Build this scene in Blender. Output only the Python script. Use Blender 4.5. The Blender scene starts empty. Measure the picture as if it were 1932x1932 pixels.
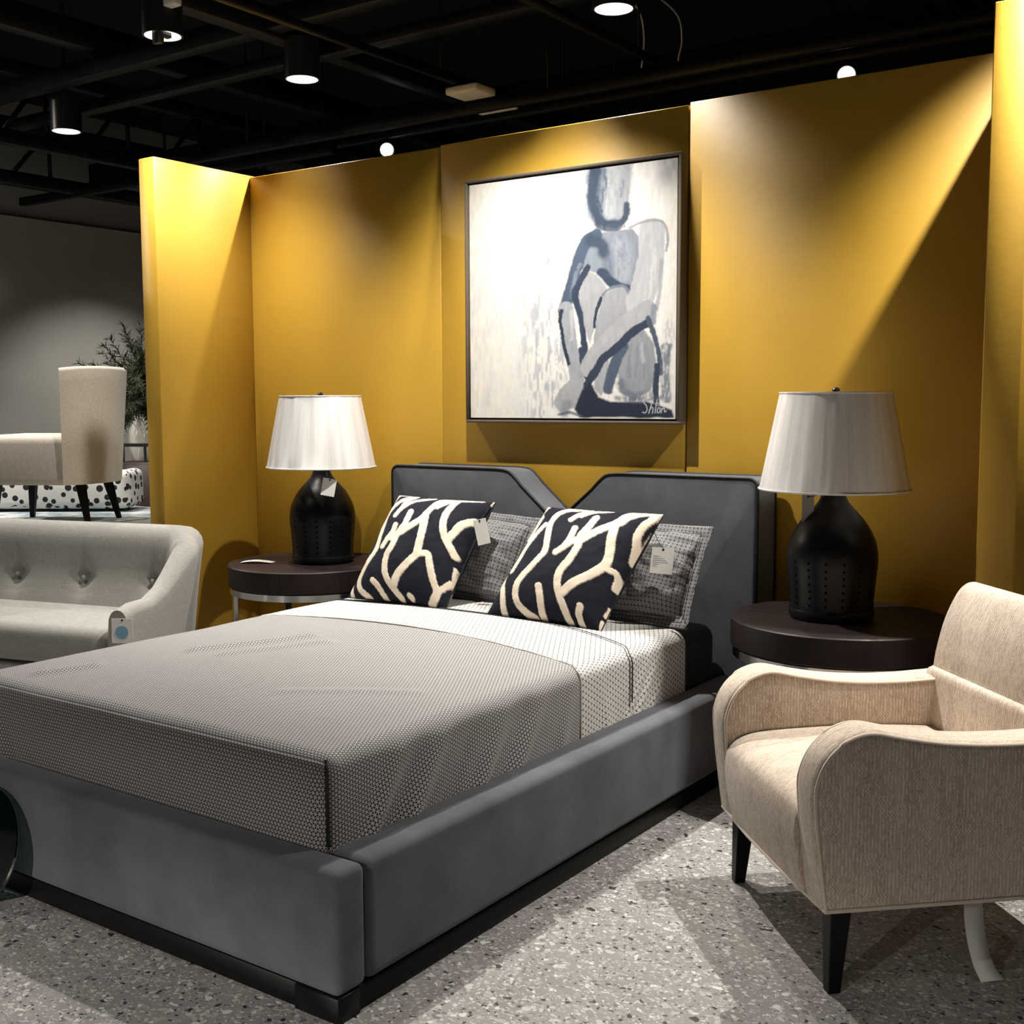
import bpy, bmesh, math, random
import numpy as np
from mathutils import Vector, Matrix, noise as mnoise

random.seed(7); rng = np.random.default_rng(7)
S = bpy.context.scene
COL = S.collection
pi = math.pi

# ------------------------------------------------------------------ camera
F_PX, YAW, PITCH, ROLL = 2215.6, 0.6120, 0.0954, -0.0037
CAM = Vector((4.5343, -4.1775, 1.3627))
fw = Vector((-math.sin(YAW)*math.cos(PITCH), math.cos(YAW)*math.cos(PITCH), -math.sin(PITCH)))
r0 = Vector((math.cos(YAW), math.sin(YAW), 0)); u0 = r0.cross(fw)
r1 = r0*math.cos(ROLL) + u0*math.sin(ROLL); u1 = r1.cross(fw)
cd = bpy.data.cameras.new('camera'); cam = bpy.data.objects.new('camera', cd); COL.objects.link(cam)
M = Matrix((r1, u1, -fw)).transposed().to_4x4(); M.translation = CAM
cam.matrix_world = M
cd.sensor_width = 36; cd.sensor_fit = 'HORIZONTAL'; cd.lens = F_PX/1932*36
cd.clip_start = .02; cd.clip_end = 100
S.camera = cam

# ------------------------------------------------------------------ world / exposure
w = bpy.data.worlds.new('showroom'); S.world = w; w.use_nodes = True
w.node_tree.nodes['Background'].inputs[0].default_value = (.9, .95, 1, 1)
w.node_tree.nodes['Background'].inputs[1].default_value = 0.008
S.view_settings.view_transform = 'Standard'; S.view_settings.look = 'None'
S.view_settings.exposure = 0.32; S.view_settings.gamma = 1.0
S.view_settings.use_curve_mapping = False

# ceiling downlights: (x, y, z, watts, cone degrees, blend); fixtures seen or inferred, plus lamps added for their light
WARM = (1.0, .945, .87)
DOWNLIGHTS = [
    # behind the mustard wall
    (2.007, .165, 2.96, 130, 120, .7, 'black cylinder downlight nearest the top edge, above the painting'),
    (.205, .178, 2.96, 76, 125, .9, 'black cylinder downlight glowing in the middle of the dark ceiling'),
    (-1.747, .172, 2.96, 120, 120, .7, 'black cylinder downlight lowest at far left before the roof truss'),
    # in front of the wall
    (.215, -.684, 2.96, 140, 104, 1.0, 'black downlight at upper left half hidden by its bracket'),
    (1.88, -.684, 2.96, 285, 112, .95, 'black cylinder downlight above the head of the bed, out of view'),
    (3.92, -.45, 2.96, 330, 106, 1.0, 'black cylinder downlight right of the mustard partition, out of view'),
    # over the aisle
    (.2, -2.55, 2.96, 50, 110, .8, 'black cylinder downlight left of the bed, out of view'),
    (5.8, -.9, 2.96, 16, 120, .6, 'black cylinder downlight beyond the right partition, out of view'),
    (2.75, -9.4, 2.96, 1500, 144, .15, 'black cylinder downlight far behind the viewer, unseen stand-in for other showroom lamps'),  # stands in for unseen showroom lamps; aimed to light footboard and armchair side
    (4.1, -4.7, 2.96, 50, 112, .8, 'black cylinder downlight above the viewer, out of view'),
    (-3.0, 1.9, 2.96, 200, 110, .9, 'black cylinder downlight beside the potted plant, out of view'),
    (-1.75, -.95, 2.96, 110, 120, .6, 'black cylinder downlight above the cream chair, out of view'),
    (-3.0, -1.5, 3.45, 160, 172, .6, 'black cylinder downlight added out of view to light the upper grey wall'),  # unseen lamp added to brighten the upper part of the far wall
]
TRACKSPOTS = [
    (-.361, 1.467, 2.90, 'small track spotlight glaring above the left wall panel'),
    (2.525, 1.481, 2.90, 'small track spotlight glaring above the right wall panel'),
]

# ------------------------------------------------------------------ helpers
def lin(c):
    return tuple(((v/255)/12.92 if v/255 <= .04045 else ((v/255+.055)/1.055)**2.4) for v in c)

def link(o, parent=None):
    COL.objects.link(o)
    if parent is not None: o.parent = parent
    return o

def empty(name, loc=(0, 0, 0), rz=0):
    o = bpy.data.objects.new(name, None); o.empty_display_size = .1
    o.location = loc; o.rotation_euler = (0, 0, rz)
    return link(o)

def tag(o, label, cat, group=None):
    o['label'] = label; o['category'] = cat
    if group: o['group'] = group
    return o

def thing(name, label, cat, loc=(0, 0, 0), rz=0, group=None):
    return tag(empty(name, loc, rz), label, cat, group)

def struct(o, label=None):
    o['kind'] = 'structure'
    if label: o['label'] = label
    return o

def mobj(name, V, F, mat, parent=None, smooth=True, uv=None, boxuv=False, angle=None, label=None):
    me = bpy.data.meshes.new(name)
    me.from_pydata([tuple(map(float, v)) for v in V], [], [tuple(int(i) for i in f) for f in F])
    me.validate(); me.update()
    fin(me, mat, smooth, uv, boxuv, angle)
    o = link(bpy.data.objects.new(name, me), parent)
    if label: o['label'] = label
    return o

def fin(me, mat, smooth=True, uv=None, boxuv=False, angle=None):
    if mat: me.materials.append(mat)
    if smooth:
        me.polygons.foreach_set('use_smooth', [True]*len(me.polygons))
        if angle is not None:
            try: me.set_sharp_from_angle(angle=math.radians(angle))
            except Exception: pass
    if uv is not None:
        L = me.uv_layers.new(name='UVMap'); n = len(me.loops)
        idx = np.empty(n, dtype=np.int32); me.loops.foreach_get('vertex_index', idx)
        L.data.foreach_set('uv', np.asarray(uv, dtype=np.float32)[idx].ravel())
    elif boxuv:
        L = me.uv_layers.new(name='UVMap')
        for p in me.polygons:
            n = p.normal; a = max(range(3), key=lambda i: abs(n[i]))
            for li in p.loop_indices:
                c = me.vertices[me.loops[li].vertex_index].co
                L.data[li].uv = ((c.y, c.z), (c.x, c.z), (c.x, c.y))[a]
    me.update()

def bobj(name, bm, mat, parent=None, smooth=True, boxuv=False, angle=35, label=None):
    bmesh.ops.recalc_face_normals(bm, faces=bm.faces)
    me = bpy.data.meshes.new(name); bm.to_mesh(me); bm.free()
    fin(me, mat, smooth, None, boxuv, angle)
    o = link(bpy.data.objects.new(name, me), parent)
    if label: o['label'] = label
    return o

def bm_box(c, s, r=0, seg=3, bm=None):
    own = bm is None
    b = bmesh.new()
    bmesh.ops.create_cube(b, size=1)
    for v in b.verts: v.co = Vector((c[0]+v.co.x*s[0], c[1]+v.co.y*s[1], c[2]+v.co.z*s[2]))
    if r > 0: bmesh.ops.bevel(b, geom=list(b.edges), offset=r, segments=seg, affect='EDGES', profile=.5)
    if own: return b
    me = bpy.data.meshes.new('t'); b.to_mesh(me); b.free(); bm.from_mesh(me); bpy.data.meshes.remove(me)
    return bm

def box(name, c, s, mat, parent=None, r=0, seg=3, boxuv=False, label=None):
    return bobj(name, bm_box(c, s, r, seg), mat, parent, r > 0, boxuv, 50, label)

def bm_prism(poly, ax, lo, hi, bev=0, seg=3):
    """poly in the two axes other than ax, extruded from lo to hi along ax; cap edges rounded"""
    bm = bmesh.new()
    def P(a, b, t):
        return ((t, a, b), (a, t, b), (a, b, t))[ax]
    A = [bm.verts.new(P(a, b, lo)) for a, b in poly]; B = [bm.verts.new(P(a, b, hi)) for a, b in poly]
    n = len(poly)
    f1 = bm.faces.new(A); f2 = bm.faces.new(B[::-1])
    for i in range(n): bm.faces.new((A[i], B[i], B[(i+1) % n], A[(i+1) % n]))
    bmesh.ops.recalc_face_normals(bm, faces=bm.faces)
    if bev > 0:
        es = list(set(f1.edges) | set(f2.edges))
        bmesh.ops.bevel(bm, geom=es, offset=bev, segments=seg, affect='EDGES', profile=.5)
    return bm

def lathe(name, prof, mat, parent=None, n=48, loc=(0, 0, 0), angle=40, cap=True):
    V = []; F = []
    for r, z in prof:
        for k in range(n):
            a = 2*pi*k/n; V.append((loc[0]+r*math.cos(a), loc[1]+r*math.sin(a), loc[2]+z))
    for i in range(len(prof)-1):
        for k in range(n):
            F.append((i*n+k, i*n+(k+1) % n, (i+1)*n+(k+1) % n, (i+1)*n+k))
    if cap:
        if prof[0][0] > 1e-5: F.append(tuple(range(n))[::-1])
        if prof[-1][0] > 1e-5: F.append(tuple((len(prof)-1)*n+k for k in range(n)))
    return mobj(name, V, F, mat, parent, True, angle=angle)

def tube_data(pts, r, n=8, closed=False):
    pts = [Vector(p) for p in pts]; m = len(pts); V = []; F = []
    up = Vector((0, 0, 1)); prev = None
    for i, p in enumerate(pts):
        a = pts[(i-1) % m] if (closed or i > 0) else p
        b = pts[(i+1) % m] if (closed or i < m-1) else p
        t = (b-a).normalized()
        if prev is None:
            s = t.cross(up)
            if s.length < .1: s = t.cross(Vector((1, 0, 0)))
        else:
            s = prev - t*prev.dot(t)
        s.normalize(); prev = s; q = t.cross(s)
        rr = r[i] if hasattr(r, '__len__') else r
        for k in range(n):
            an = 2*pi*k/n; V.append(p + s*rr*math.cos(an) + q*rr*math.sin(an))
    seg = m if closed else m-1
    for i in range(seg):
        j = (i+1) % m
        for k in range(n): F.append((i*n+k, i*n+(k+1) % n, j*n+(k+1) % n, j*n+k))
    if not closed:
        F.append(tuple(range(n))[::-1]); F.append(tuple((m-1)*n+k for k in range(n)))
    return V, F

def tube(name, pts, r, mat, parent=None, n=8, closed=False, label=None):
    V, F = tube_data(pts, r, n, closed)
    return mobj(name, V, F, mat, parent, True, angle=60, label=label)

def smooth_pts(P, k=8, closed=False):
    """Catmull-Rom through P"""
    P = [np.array(p, float) for p in P]; n = len(P); out = []
    rngi = range(n) if closed else range(n-1)
    for i in rngi:
        if closed: a, b, c, d = P[(i-1) % n], P[i], P[(i+1) % n], P[(i+2) % n]
        else: a, b, c, d = P[max(i-1, 0)], P[i], P[i+1], P[min(i+2, n-1)]
        for j in range(k):
            t = j/k
            out.append(.5*((2*b)+(-a+c)*t+(2*a-5*b+4*c-d)*t*t+(-a+3*b-3*c+d)*t**3))
    if not closed: out.append(P[-1])
    return out

def grid_faces(nu, nv, off=0, wrap=False):
    F = []
    for i in range(nu-1):
        for j in range(nv if wrap else nv-1):
            j2 = (j+1) % nv
            F.append((off+i*nv+j, off+(i+1)*nv+j, off+(i+1)*nv+j2, off+i*nv+j2))
    return F

def seg_dist(X, Y, pts):
    """distance from points to a polyline"""
    d = np.full(X.shape, 1e9)
    pts = np.asarray(pts, float)
    if len(pts) == 1: return np.hypot(X-pts[0, 0], Y-pts[0, 1])
    for (ax, ay), (bx, by) in zip(pts[:-1], pts[1:]):
        vx, vy = bx-ax, by-ay; L = vx*vx+vy*vy+1e-12
        t = np.clip(((X-ax)*vx+(Y-ay)*vy)/L, 0, 1)
        d = np.minimum(d, np.hypot(X-ax-t*vx, Y-ay-t*vy))
    return d

def homog(src, dst):
    A = []; b = []
    for (xx, yy), (uu, vv) in zip(src, dst):
        A.append([xx, yy, 1, 0, 0, 0, -uu*xx, -uu*yy]); b.append(uu)
        A.append([0, 0, 0, xx, yy, 1, -vv*xx, -vv*yy]); b.append(vv)
    h = np.linalg.solve(np.array(A, float), np.array(b, float)); return np.append(h, 1).reshape(3, 3)

def happly(H, X, Y):
    w_ = H[2, 0]*X+H[2, 1]*Y+H[2, 2]
    return (H[0, 0]*X+H[0, 1]*Y+H[0, 2])/w_, (H[1, 0]*X+H[1, 1]*Y+H[1, 2])/w_

def vnoise(X, Y, seed=0):
    """smooth value noise on arrays"""
    r = np.random.default_rng(seed).random((256, 256))
    xi = np.floor(X).astype(int); yi = np.floor(Y).astype(int); fx = X-xi; fy = Y-yi
    fx = fx*fx*(3-2*fx); fy = fy*fy*(3-2*fy)
    g = lambda a, b: r[a % 256, b % 256]
    return (g(xi, yi)*(1-fx)*(1-fy)+g(xi+1, yi)*fx*(1-fy)+g(xi, yi+1)*(1-fx)*fy+g(xi+1, yi+1)*fx*fy)

# ------------------------------------------------------------------ materials
class NT:
    def __init__(s, name):
        s.m = bpy.data.materials.new(name); s.m.use_nodes = True; s.t = s.m.node_tree
        s.b = s.t.nodes['Principled BSDF']; s.out = s.t.nodes['Material Output']
    def n(s, typ, **kw):
        x = s.t.nodes.new(typ)
        for k, v in kw.items(): setattr(x, k, v)
        return x
    def put(s, sock, v):
        if v is None: return
        if hasattr(v, 'is_output') or isinstance(v, bpy.types.NodeSocket): s.t.links.new(v, sock)
        else:
            if isinstance(v, tuple) and len(v) == 3 and sock.type == 'RGBA': v = (*v, 1)
            sock.default_value = v
    def m_(s, op, a, b=None, c=None, clamp=False):
        x = s.n('ShaderNodeMath', operation=op, use_clamp=clamp)
        s.put(x.inputs[0], a); s.put(x.inputs[1], b)
        if c is not None: s.put(x.inputs[2], c)
        return x.outputs[0]
    def mix(s, f, a, b):
        x = s.n('ShaderNodeMix', data_type='RGBA')
        s.put(x.inputs[0], f); s.put(x.inputs[6], a); s.put(x.inputs[7], b); return x.outputs[2]
    def sep(s, v):
        x = s.n('ShaderNodeSeparateXYZ'); s.put(x.inputs[0], v); return x.outputs
    def comb(s, a, b, c=0.0):
        x = s.n('ShaderNodeCombineXYZ'); s.put(x.inputs[0], a); s.put(x.inputs[1], b); s.put(x.inputs[2], c); return x.outputs[0]
    def coord(s, w='Object'):
        return s.n('ShaderNodeTexCoord').outputs[w]
    def noise(s, vec, scale, detail=3.0, rough=.55, out='Fac'):
        x = s.n('ShaderNodeTexNoise'); s.put(x.inputs['Vector'], vec); x.inputs['Scale'].default_value = scale
        x.inputs['Detail'].default_value = detail; x.inputs['Roughness'].default_value = rough; return x.outputs[out]
    def mapr(s, v, a, b, c=0.0, d=1.0):
        x = s.n('ShaderNodeMapRange'); s.put(x.inputs[0], v)
        for i, q in enumerate((a, b, c, d)): x.inputs[1+i].default_value = q
        return x.outputs[0]
    def scale(s, vec, sc):
        x = s.n('ShaderNodeVectorMath', operation='MULTIPLY'); s.put(x.inputs[0], vec); x.inputs[1].default_value = sc; return x.outputs[0]
    def bump(s, h, strength=.3, dist=.01):
        x = s.n('ShaderNodeBump'); x.inputs['Strength'].default_value = strength; x.inputs['Distance'].default_value = dist
        s.put(x.inputs['Height'], h); s.put(s.b.inputs['Normal'], x.outputs[0])
    def set(s, **kw):
        for k, v in kw.items():
            s.put(s.b.inputs[k.replace('_', ' ')], v)
        return s

def plain(name, col, rough=.6, metal=0.0, spec=.5, noise_amt=.0, nscale=40, bump=0, bscale=200):
    t = NT(name); c = t.coord()
    if noise_amt:
        f = t.mapr(t.noise(c, nscale), .3, .7)
        t.set(Base_Color=t.mix(f, tuple(v*(1-noise_amt) for v in col), tuple(min(1, v*(1+noise_amt)) for v in col)))
    else: t.set(Base_Color=col)
    t.set(Roughness=rough, Metallic=metal); t.b.inputs['Specular IOR Level'].default_value = spec
    if bump: t.bump(t.noise(c, bscale, 4), bump, .002)
    return t.m

def emit(name, col, strength):
    t = NT(name); t.set(Base_Color=(.9, .9, .9), Emission_Color=col); t.b.inputs['Emission Strength'].default_value = strength
    return t.m

MUSTARD = lin((184, 145, 50))
def wall_paint(name, col):
    t = NT(name); c = t.coord('Object')
    f = t.mapr(t.noise(c, 3.0, 4), .3, .7)
    t.set(Base_Color=t.mix(f, tuple(v*.95 for v in col), tuple(v*1.03 for v in col)), Roughness=.48)
    t.b.inputs['Specular IOR Level'].default_value = .35
    n1 = t.noise(c, 260, 2); n2 = t.noise(c, 18, 2)
    t.bump(t.m_('ADD', t.m_('MULTIPLY', n1, .35), n2), .12, .003)
    return t.m
M_WALL = wall_paint('mustard_wall_paint', MUSTARD)
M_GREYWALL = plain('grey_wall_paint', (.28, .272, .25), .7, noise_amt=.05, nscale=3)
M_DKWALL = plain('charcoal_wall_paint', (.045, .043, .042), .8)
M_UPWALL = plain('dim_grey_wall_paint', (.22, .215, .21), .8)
M_BLACK = plain('black_ceiling_paint', (.004, .004, .0045), .8, spec=.2, noise_amt=.3, nscale=8)
M_BEAM = plain('black_beam_paint', (.0035, .0035, .004), .5, spec=.2, noise_amt=.3, nscale=20)
M_BLACKMETAL = plain('black_metal', (.012, .012, .013), .35)
M_CHROME = plain('brushed_chrome', (.62, .62, .62), .16, 1.0)
M_BLACKWOOD = plain('black_lacquer_wood', (.004, .0038, .0038), .45, spec=.2)
M_WHITECARD = plain('white_card', (.78, .76, .72), .7)
M_INK = plain('black_ink', (.02, .02, .02), .7)
M_GREYINK = plain('grey_ink', (.35, .35, .35), .7)
M_BLUEINK = plain('blue_ink', lin((120, 165, 190)), .7)
M_CORD = plain('black_cord', (.01, .01, .01), .8)
M_STRING = plain('grey_string', (.25, .24, .22), .8)
M_PIPE = plain('black_piping', (.006, .006, .007), .6)
M_WHITEPLASTIC = plain('off_white_plastic', (.62, .60, .55), .5)

def velvet(name, col, dark=.75):
    t = NT(name); c = t.coord()
    f = t.mapr(t.noise(c, 4.5, 4, .6), .32, .7)
    t.set(Base_Color=t.mix(f, tuple(v*dark for v in col), tuple(v*1.18 for v in col)), Roughness=.85)
    t.b.inputs['Sheen Weight'].default_value = .3; t.b.inputs['Sheen Roughness'].default_value = .35
    t.put(t.b.inputs['Sheen Tint'], (.8, .82, .86))
    t.b.inputs['Specular IOR Level'].default_value = .15
    t.bump(t.m_('ADD', t.noise(c, 700, 2), t.noise(c, 9, 3)), .15, .002)
    return t.m
M_VELVET = velvet('grey_velvet', lin((92, 94, 99)))
M_DARKMATT = velvet('charcoal_mattress_ticking', lin((42, 42, 46)))

def linen(name, col, wx=420, amt=.22):
    t = NT(name); c = t.coord()
    n1 = t.noise(t.scale(c, (wx, wx, 60)), 1.0, 2); n2 = t.noise(t.scale(c, (60, 60, wx)), 1.0, 2); n3 = t.noise(c, 5, 3)
    f = t.mapr(t.m_('ADD', n1, n2), .75, 1.25)
    c1 = t.mix(f, tuple(v*(1-amt) for v in col), tuple(v*(1+amt*.5) for v in col))
    t.set(Base_Color=t.mix(t.mapr(n3, .3, .7, 0, .15), c1, tuple(v*.7 for v in col)), Roughness=.9)
    t.b.inputs['Sheen Weight'].default_value = .25; t.b.inputs['Specular IOR Level'].default_value = .1
    t.bump(f, .25, .001)
    return t.m
M_LINEN = linen('grey_linen', lin((150, 148, 142)))
M_CREAM = linen('cream_linen', lin((205, 197, 184)))

def lattice(name, cell, light, dark, mode):
    """woven lattice: grid and diagonals read from the cloth's own UVs (metres)"""
    t = NT(name); uv = t.sep(t.coord('UV'))
    def cellc(v):
        return t.m_('ABSOLUTE', t.m_('SUBTRACT', t.m_('FRACT', t.m_('DIVIDE', v, cell)), .5))
    fx, fy = cellc(uv[0]), cellc(uv[1])               # 0 at centre, .5 at the border
    dg = t.m_('ABSOLUTE', t.m_('SUBTRACT', fx, fy))
    def tri(v, k):
        n_ = ((0.0, 1.0), (.866025, .5), (.866025, -.5))[k]; h = cell*.866025
        q = t.m_('DIVIDE', t.m_('ADD', t.m_('MULTIPLY', uv[0], n_[0]), t.m_('MULTIPLY', uv[1], n_[1])), h)
        return t.m_('ABSOLUTE', t.m_('SUBTRACT', t.m_('FRACT', t.m_('ADD', q, .5)), .5))   # 0 on a line, .5 between lines
    if mode != 'sham':
        d1, d2, d3 = (tri(uv, k) for k in range(3))
        mn = t.m_('MINIMUM', t.m_('MINIMUM', d1, d2), d3); mx = t.m_('MAXIMUM', t.m_('MAXIMUM', d1, d2), d3)
    if mode == 'star':      # six-armed stars on a triangular net
        thr = t.m_('MULTIPLY_ADD', mx, -.24, .215)
        f = t.mapr(t.m_('SUBTRACT', thr, mn), -.02, .03)
        colr = t.mix(f, dark, light)
    elif mode == 'line':    # triangular net with knots
        ln = t.mapr(mn, .045, .095, 1, 0)
        node = t.mapr(mx, .13, .20, 1, 0)
        tick = t.m_('MULTIPLY', t.mapr(mn, .25, .29), .5)
        f = t.m_('MAXIMUM', t.m_('MAXIMUM', t.m_('MULTIPLY', ln, .85), node), tick)
        colr = t.mix(f, light, dark)
    else:   # sham: grid of squares with a cross
        e = t.m_('MINIMUM', t.m_('SUBTRACT', .5, fx), t.m_('SUBTRACT', .5, fy))
        d2 = t.m_('MULTIPLY', dg, .7)
        f = t.m_('MAXIMUM', t.mapr(e, .05, .10, 1, 0), t.mapr(d2, .03, .07, .8, 0))
        colr = t.mix(f, light, dark)
    t.set(Base_Color=colr, Roughness=.75)
    t.b.inputs['Specular IOR Level'].default_value = .25; t.b.inputs['Sheen Weight'].default_value = .15
    return t.m
M_DUVET = lattice('grey_star_lattice_cotton', .0112, (.45, .44, .437), (.016, .016, .018), 'star')
M_SHEET = lattice('white_line_lattice_cotton', .019, (.80, .79, .76), (.02, .02, .02), 'line')
M_SHAM = lattice('grey_square_lattice_cotton', .0145, (.27, .27, .275), (.03, .03, .034), 'sham')

def terrazzo():
    t = NT('grey_terrazzo'); c = t.coord('Object')
    wv = t.n('ShaderNodeVectorMath', operation='ADD'); t.put(wv.inputs[0], c)
    nz = t.noise(c, 60, 2, .5, 'Color'); sc = t.scale(nz, (.014, .014, 0)); t.put(wv.inputs[1], sc)
    base = t.mix(t.mapr(t.noise(c, 5, 4), .3, .7), (.225, .217, .205), (.275, .266, .252))
    col = base
    for scale, thr, gap, seed in ((150, .70, .10, 0), (80, .76, .10, 3), (48, .91, .09, 7)):
        ad = t.n('ShaderNodeVectorMath', operation='ADD'); t.put(ad.inputs[0], wv.outputs[0]); ad.inputs[1].default_value = (seed*1.37, seed*.71, 0)
        st_v = t.scale(ad.outputs[0], (1, 1.25, 1))
        v = t.n('ShaderNodeTexVoronoi', voronoi_dimensions='2D'); v.inputs['Scale'].default_value = scale
        e_ = t.n('ShaderNodeTexVoronoi', voronoi_dimensions='2D', feature='DISTANCE_TO_EDGE'); e_.inputs['Scale'].default_value = scale
        t.put(v.inputs['Vector'], st_v); t.put(e_.inputs['Vector'], st_v)
        rc = t.sep(v.outputs['Color'])
        has = t.m_('GREATER_THAN', rc[0], thr)
        inside = t.m_('MULTIPLY', has, t.m_('GREATER_THAN', e_.outputs['Distance'], t.m_('MULTIPLY_ADD', rc[1], .14, gap*.5)))
        ramp = t.n('ShaderNodeValToRGB'); t.put(ramp.inputs[0], rc[2])
        e = ramp.color_ramp; e.interpolation = 'CONSTANT'
        e.elements[0].position = 0; e.elements[0].color = (.03, .029, .028, 1)
        e.elements[1].position = .10; e.elements[1].color = (.14, .135, .13, 1)
        for p, q in ((.18, .30), (.38, .38), (.62, .46), (.84, .58)):
            x = e.elements.new(p); x.color = (q, q*.985, q*.95, 1)
        col = t.mix(inside, col, ramp.outputs[0])
    t.set(Base_Color=col, Roughness=t.mapr(t.noise(c, 7, 3), .3, .7, .30, .46))
    t.b.inputs['Specular IOR Level'].default_value = .4
    return t.m
M_TERRAZZO = terrazzo()

def darkwood():
    t = NT('dark_espresso_wood'); c = t.coord()
    g = t.noise(t.scale(c, (9, 160, 9)), 1.0, 5, .6); g2 = t.noise(t.scale(c, (2, 14, 2)), 1.0, 2)
    f = t.mapr(t.m_('ADD', t.m_('MULTIPLY', g, .75), t.m_('MULTIPLY', g2, .25)), .3, .7)
    t.set(Base_Color=t.mix(f, lin((15, 10, 10)), lin((42, 28, 28))), Roughness=t.mapr(g, .3, .7, .42, .6))
    t.b.inputs['Specular IOR Level'].default_value = .3
    t.bump(g, .12, .001)
    return t.m
M_WOOD = darkwood()

def chair_fabric():
    t = NT('beige_glyph_weave'); uvv = t.coord('UV'); uv = t.sep(uvv)
    br = t.n('ShaderNodeTexBrick'); t.put(br.inputs['Vector'], uvv)
    br.offset = .37; br.inputs['Scale'].default_value = 1.0; br.inputs['Mortar Size'].default_value = .0
    br.inputs['Brick Width'].default_value = .061; br.inputs['Row Height'].default_value = .041
    br.inputs['Color1'].default_value = (0, 0, 0, 1); br.inputs['Color2'].default_value = (1, 1, 1, 1)
    rnd = br.outputs['Color']
    tri = t.m_('ABSOLUTE', t.m_('SUBTRACT', t.m_('FRACT', t.m_('DIVIDE', uv[1], .012)), .5))
    zig = t.m_('MULTIPLY', t.m_('GREATER_THAN', rnd, .66), tri)
    wob = t.noise(t.scale(uvv, (60, 25, 1)), 1.0, 1)
    uu = t.m_('ADD', t.m_('ADD', t.m_('DIVIDE', uv[0], .0088), t.m_('MULTIPLY', zig, 1.2)), t.m_('MULTIPLY', wob, .7))
    st = t.m_('ABSOLUTE', t.m_('SUBTRACT', t.m_('FRACT', uu), .5))
    brk = t.mapr(t.noise(t.scale(uvv, (95, 38, 1)), 1.0, 2), .44, .54)
    stripe = t.m_('MULTIPLY', t.mapr(st, .16, .26, 1, 0), brk)
    zone = t.mapr(t.noise(t.scale(uvv, (30, 9, 1)), 1.0, 3), .36, .62)
    spk = t.mapr(t.noise(t.scale(uvv, (330, 250, 1)), 1.0, 2, .6), .54, .64)
    dash = t.m_('MULTIPLY', t.mapr(t.m_('ABSOLUTE', t.m_('SUBTRACT', st, .36)), .04, .09, 1, 0), t.mapr(t.noise(t.scale(uvv, (120, 110, 1)), 1.0, 2), .52, .6))
    big = t.mapr(t.noise(t.scale(uvv, (16, 3, 1)), 1.0, 3), .3, .7)
    col = t.mix(big, lin((190, 173, 155)), lin((212, 197, 181)))
    col = t.mix(t.m_('MULTIPLY', stripe, .8), col, lin((236, 222, 207)))
    col = t.mix(t.m_('MULTIPLY', t.m_('MAXIMUM', t.m_('MULTIPLY', spk, .55), dash), t.m_('MULTIPLY_ADD', zone, .5, .3)), col, lin((110, 94, 76)))
    t.set(Base_Color=col, Roughness=.9)
    t.b.inputs['Specular IOR Level'].default_value = .12; t.b.inputs['Sheen Weight'].default_value = .2
    t.bump(t.m_('ADD', t.noise(t.scale(uvv, (700, 700, 1)), 1.0, 1), t.m_('MULTIPLY', stripe, .5)), .35, .0015)
    return t.m
M_BEIGE = chair_fabric()

def attr_mat(name, rough=.85, bump=0, bscale=400, sheen=.1, coat=0):
    t = NT(name); a = t.n('ShaderNodeAttribute'); a.attribute_name = 'paint'
    t.set(Base_Color=a.outputs['Color'], Roughness=rough); t.b.inputs['Specular IOR Level'].default_value = .25
    t.b.inputs['Sheen Weight'].default_value = sheen
    if bump: t.bump(t.noise(t.coord(), bscale, 3), bump, .0012)
    return t.m
M_CUSHION = attr_mat('navy_cushion_with_cream_chenille', .9, .35, 500, 0)
M_PAINT = attr_mat('oil_paint_on_canvas', .7, .05, 160, 0)

def shade_mat():
    t = NT('white_pleated_shade_in_film'); c = t.coord()
    x = t.sep(c)
    ang = t.m_('ARCTAN2', x[1], x[0])
    cr = t.noise(t.comb(t.m_('MULTIPLY', ang, 5.5), 0.0, t.m_('MULTIPLY', x[2], 1.2)), 1.0, 3)
    wr = t.noise(t.comb(t.m_('MULTIPLY', ang, 9), 0.0, t.m_('MULTIPLY', x[2], 16)), 1.0, 4, .6)
    weave = t.noise(t.comb(t.m_('MULTIPLY', ang, 160), 0.0, t.m_('MULTIPLY', x[2], 6)), 1.0, 2)
    t.set(Base_Color=t.mix(t.mapr(t.m_('ADD', t.m_('MULTIPLY', cr, .7), t.m_('MULTIPLY', weave, .3)), .38, .62), (.62, .605, .587), (.80, .78, .76)), Roughness=.7)
    t.b.inputs['Coat Weight'].default_value = .6; t.b.inputs['Coat Roughness'].default_value = .12
    bp = t.n('ShaderNodeBump'); bp.inputs['Strength'].default_value = .8; bp.inputs['Distance'].default_value = .012
    t.put(bp.inputs['Height'], wr); t.put(t.b.inputs['Coat Normal'], bp.outputs[0])
    t.bump(cr, .25, .01)
    return t.m
M_SHADE = shade_mat()
M_LAMPBLACK = plain('matte_black_ceramic', (.004, .004, .0045), .36, spec=.25, noise_amt=.2, nscale=14, bump=.06, bscale=90)
M_HOLE = plain('dark_pierced_hole', (.001, .001, .001), .9, spec=0)

# ------------------------------------------------------------------ the setting
H = 2.48
fl = box('floor', (1, -1, -.05), (16, 24, .1), M_TERRAZZO); struct(fl, 'grey terrazzo floor with white and dark chips')
ce = box('ceiling', (1, -1, 3.75), (16, 24, .1), M_BLACK); struct(ce, 'black painted open showroom ceiling')
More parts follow.
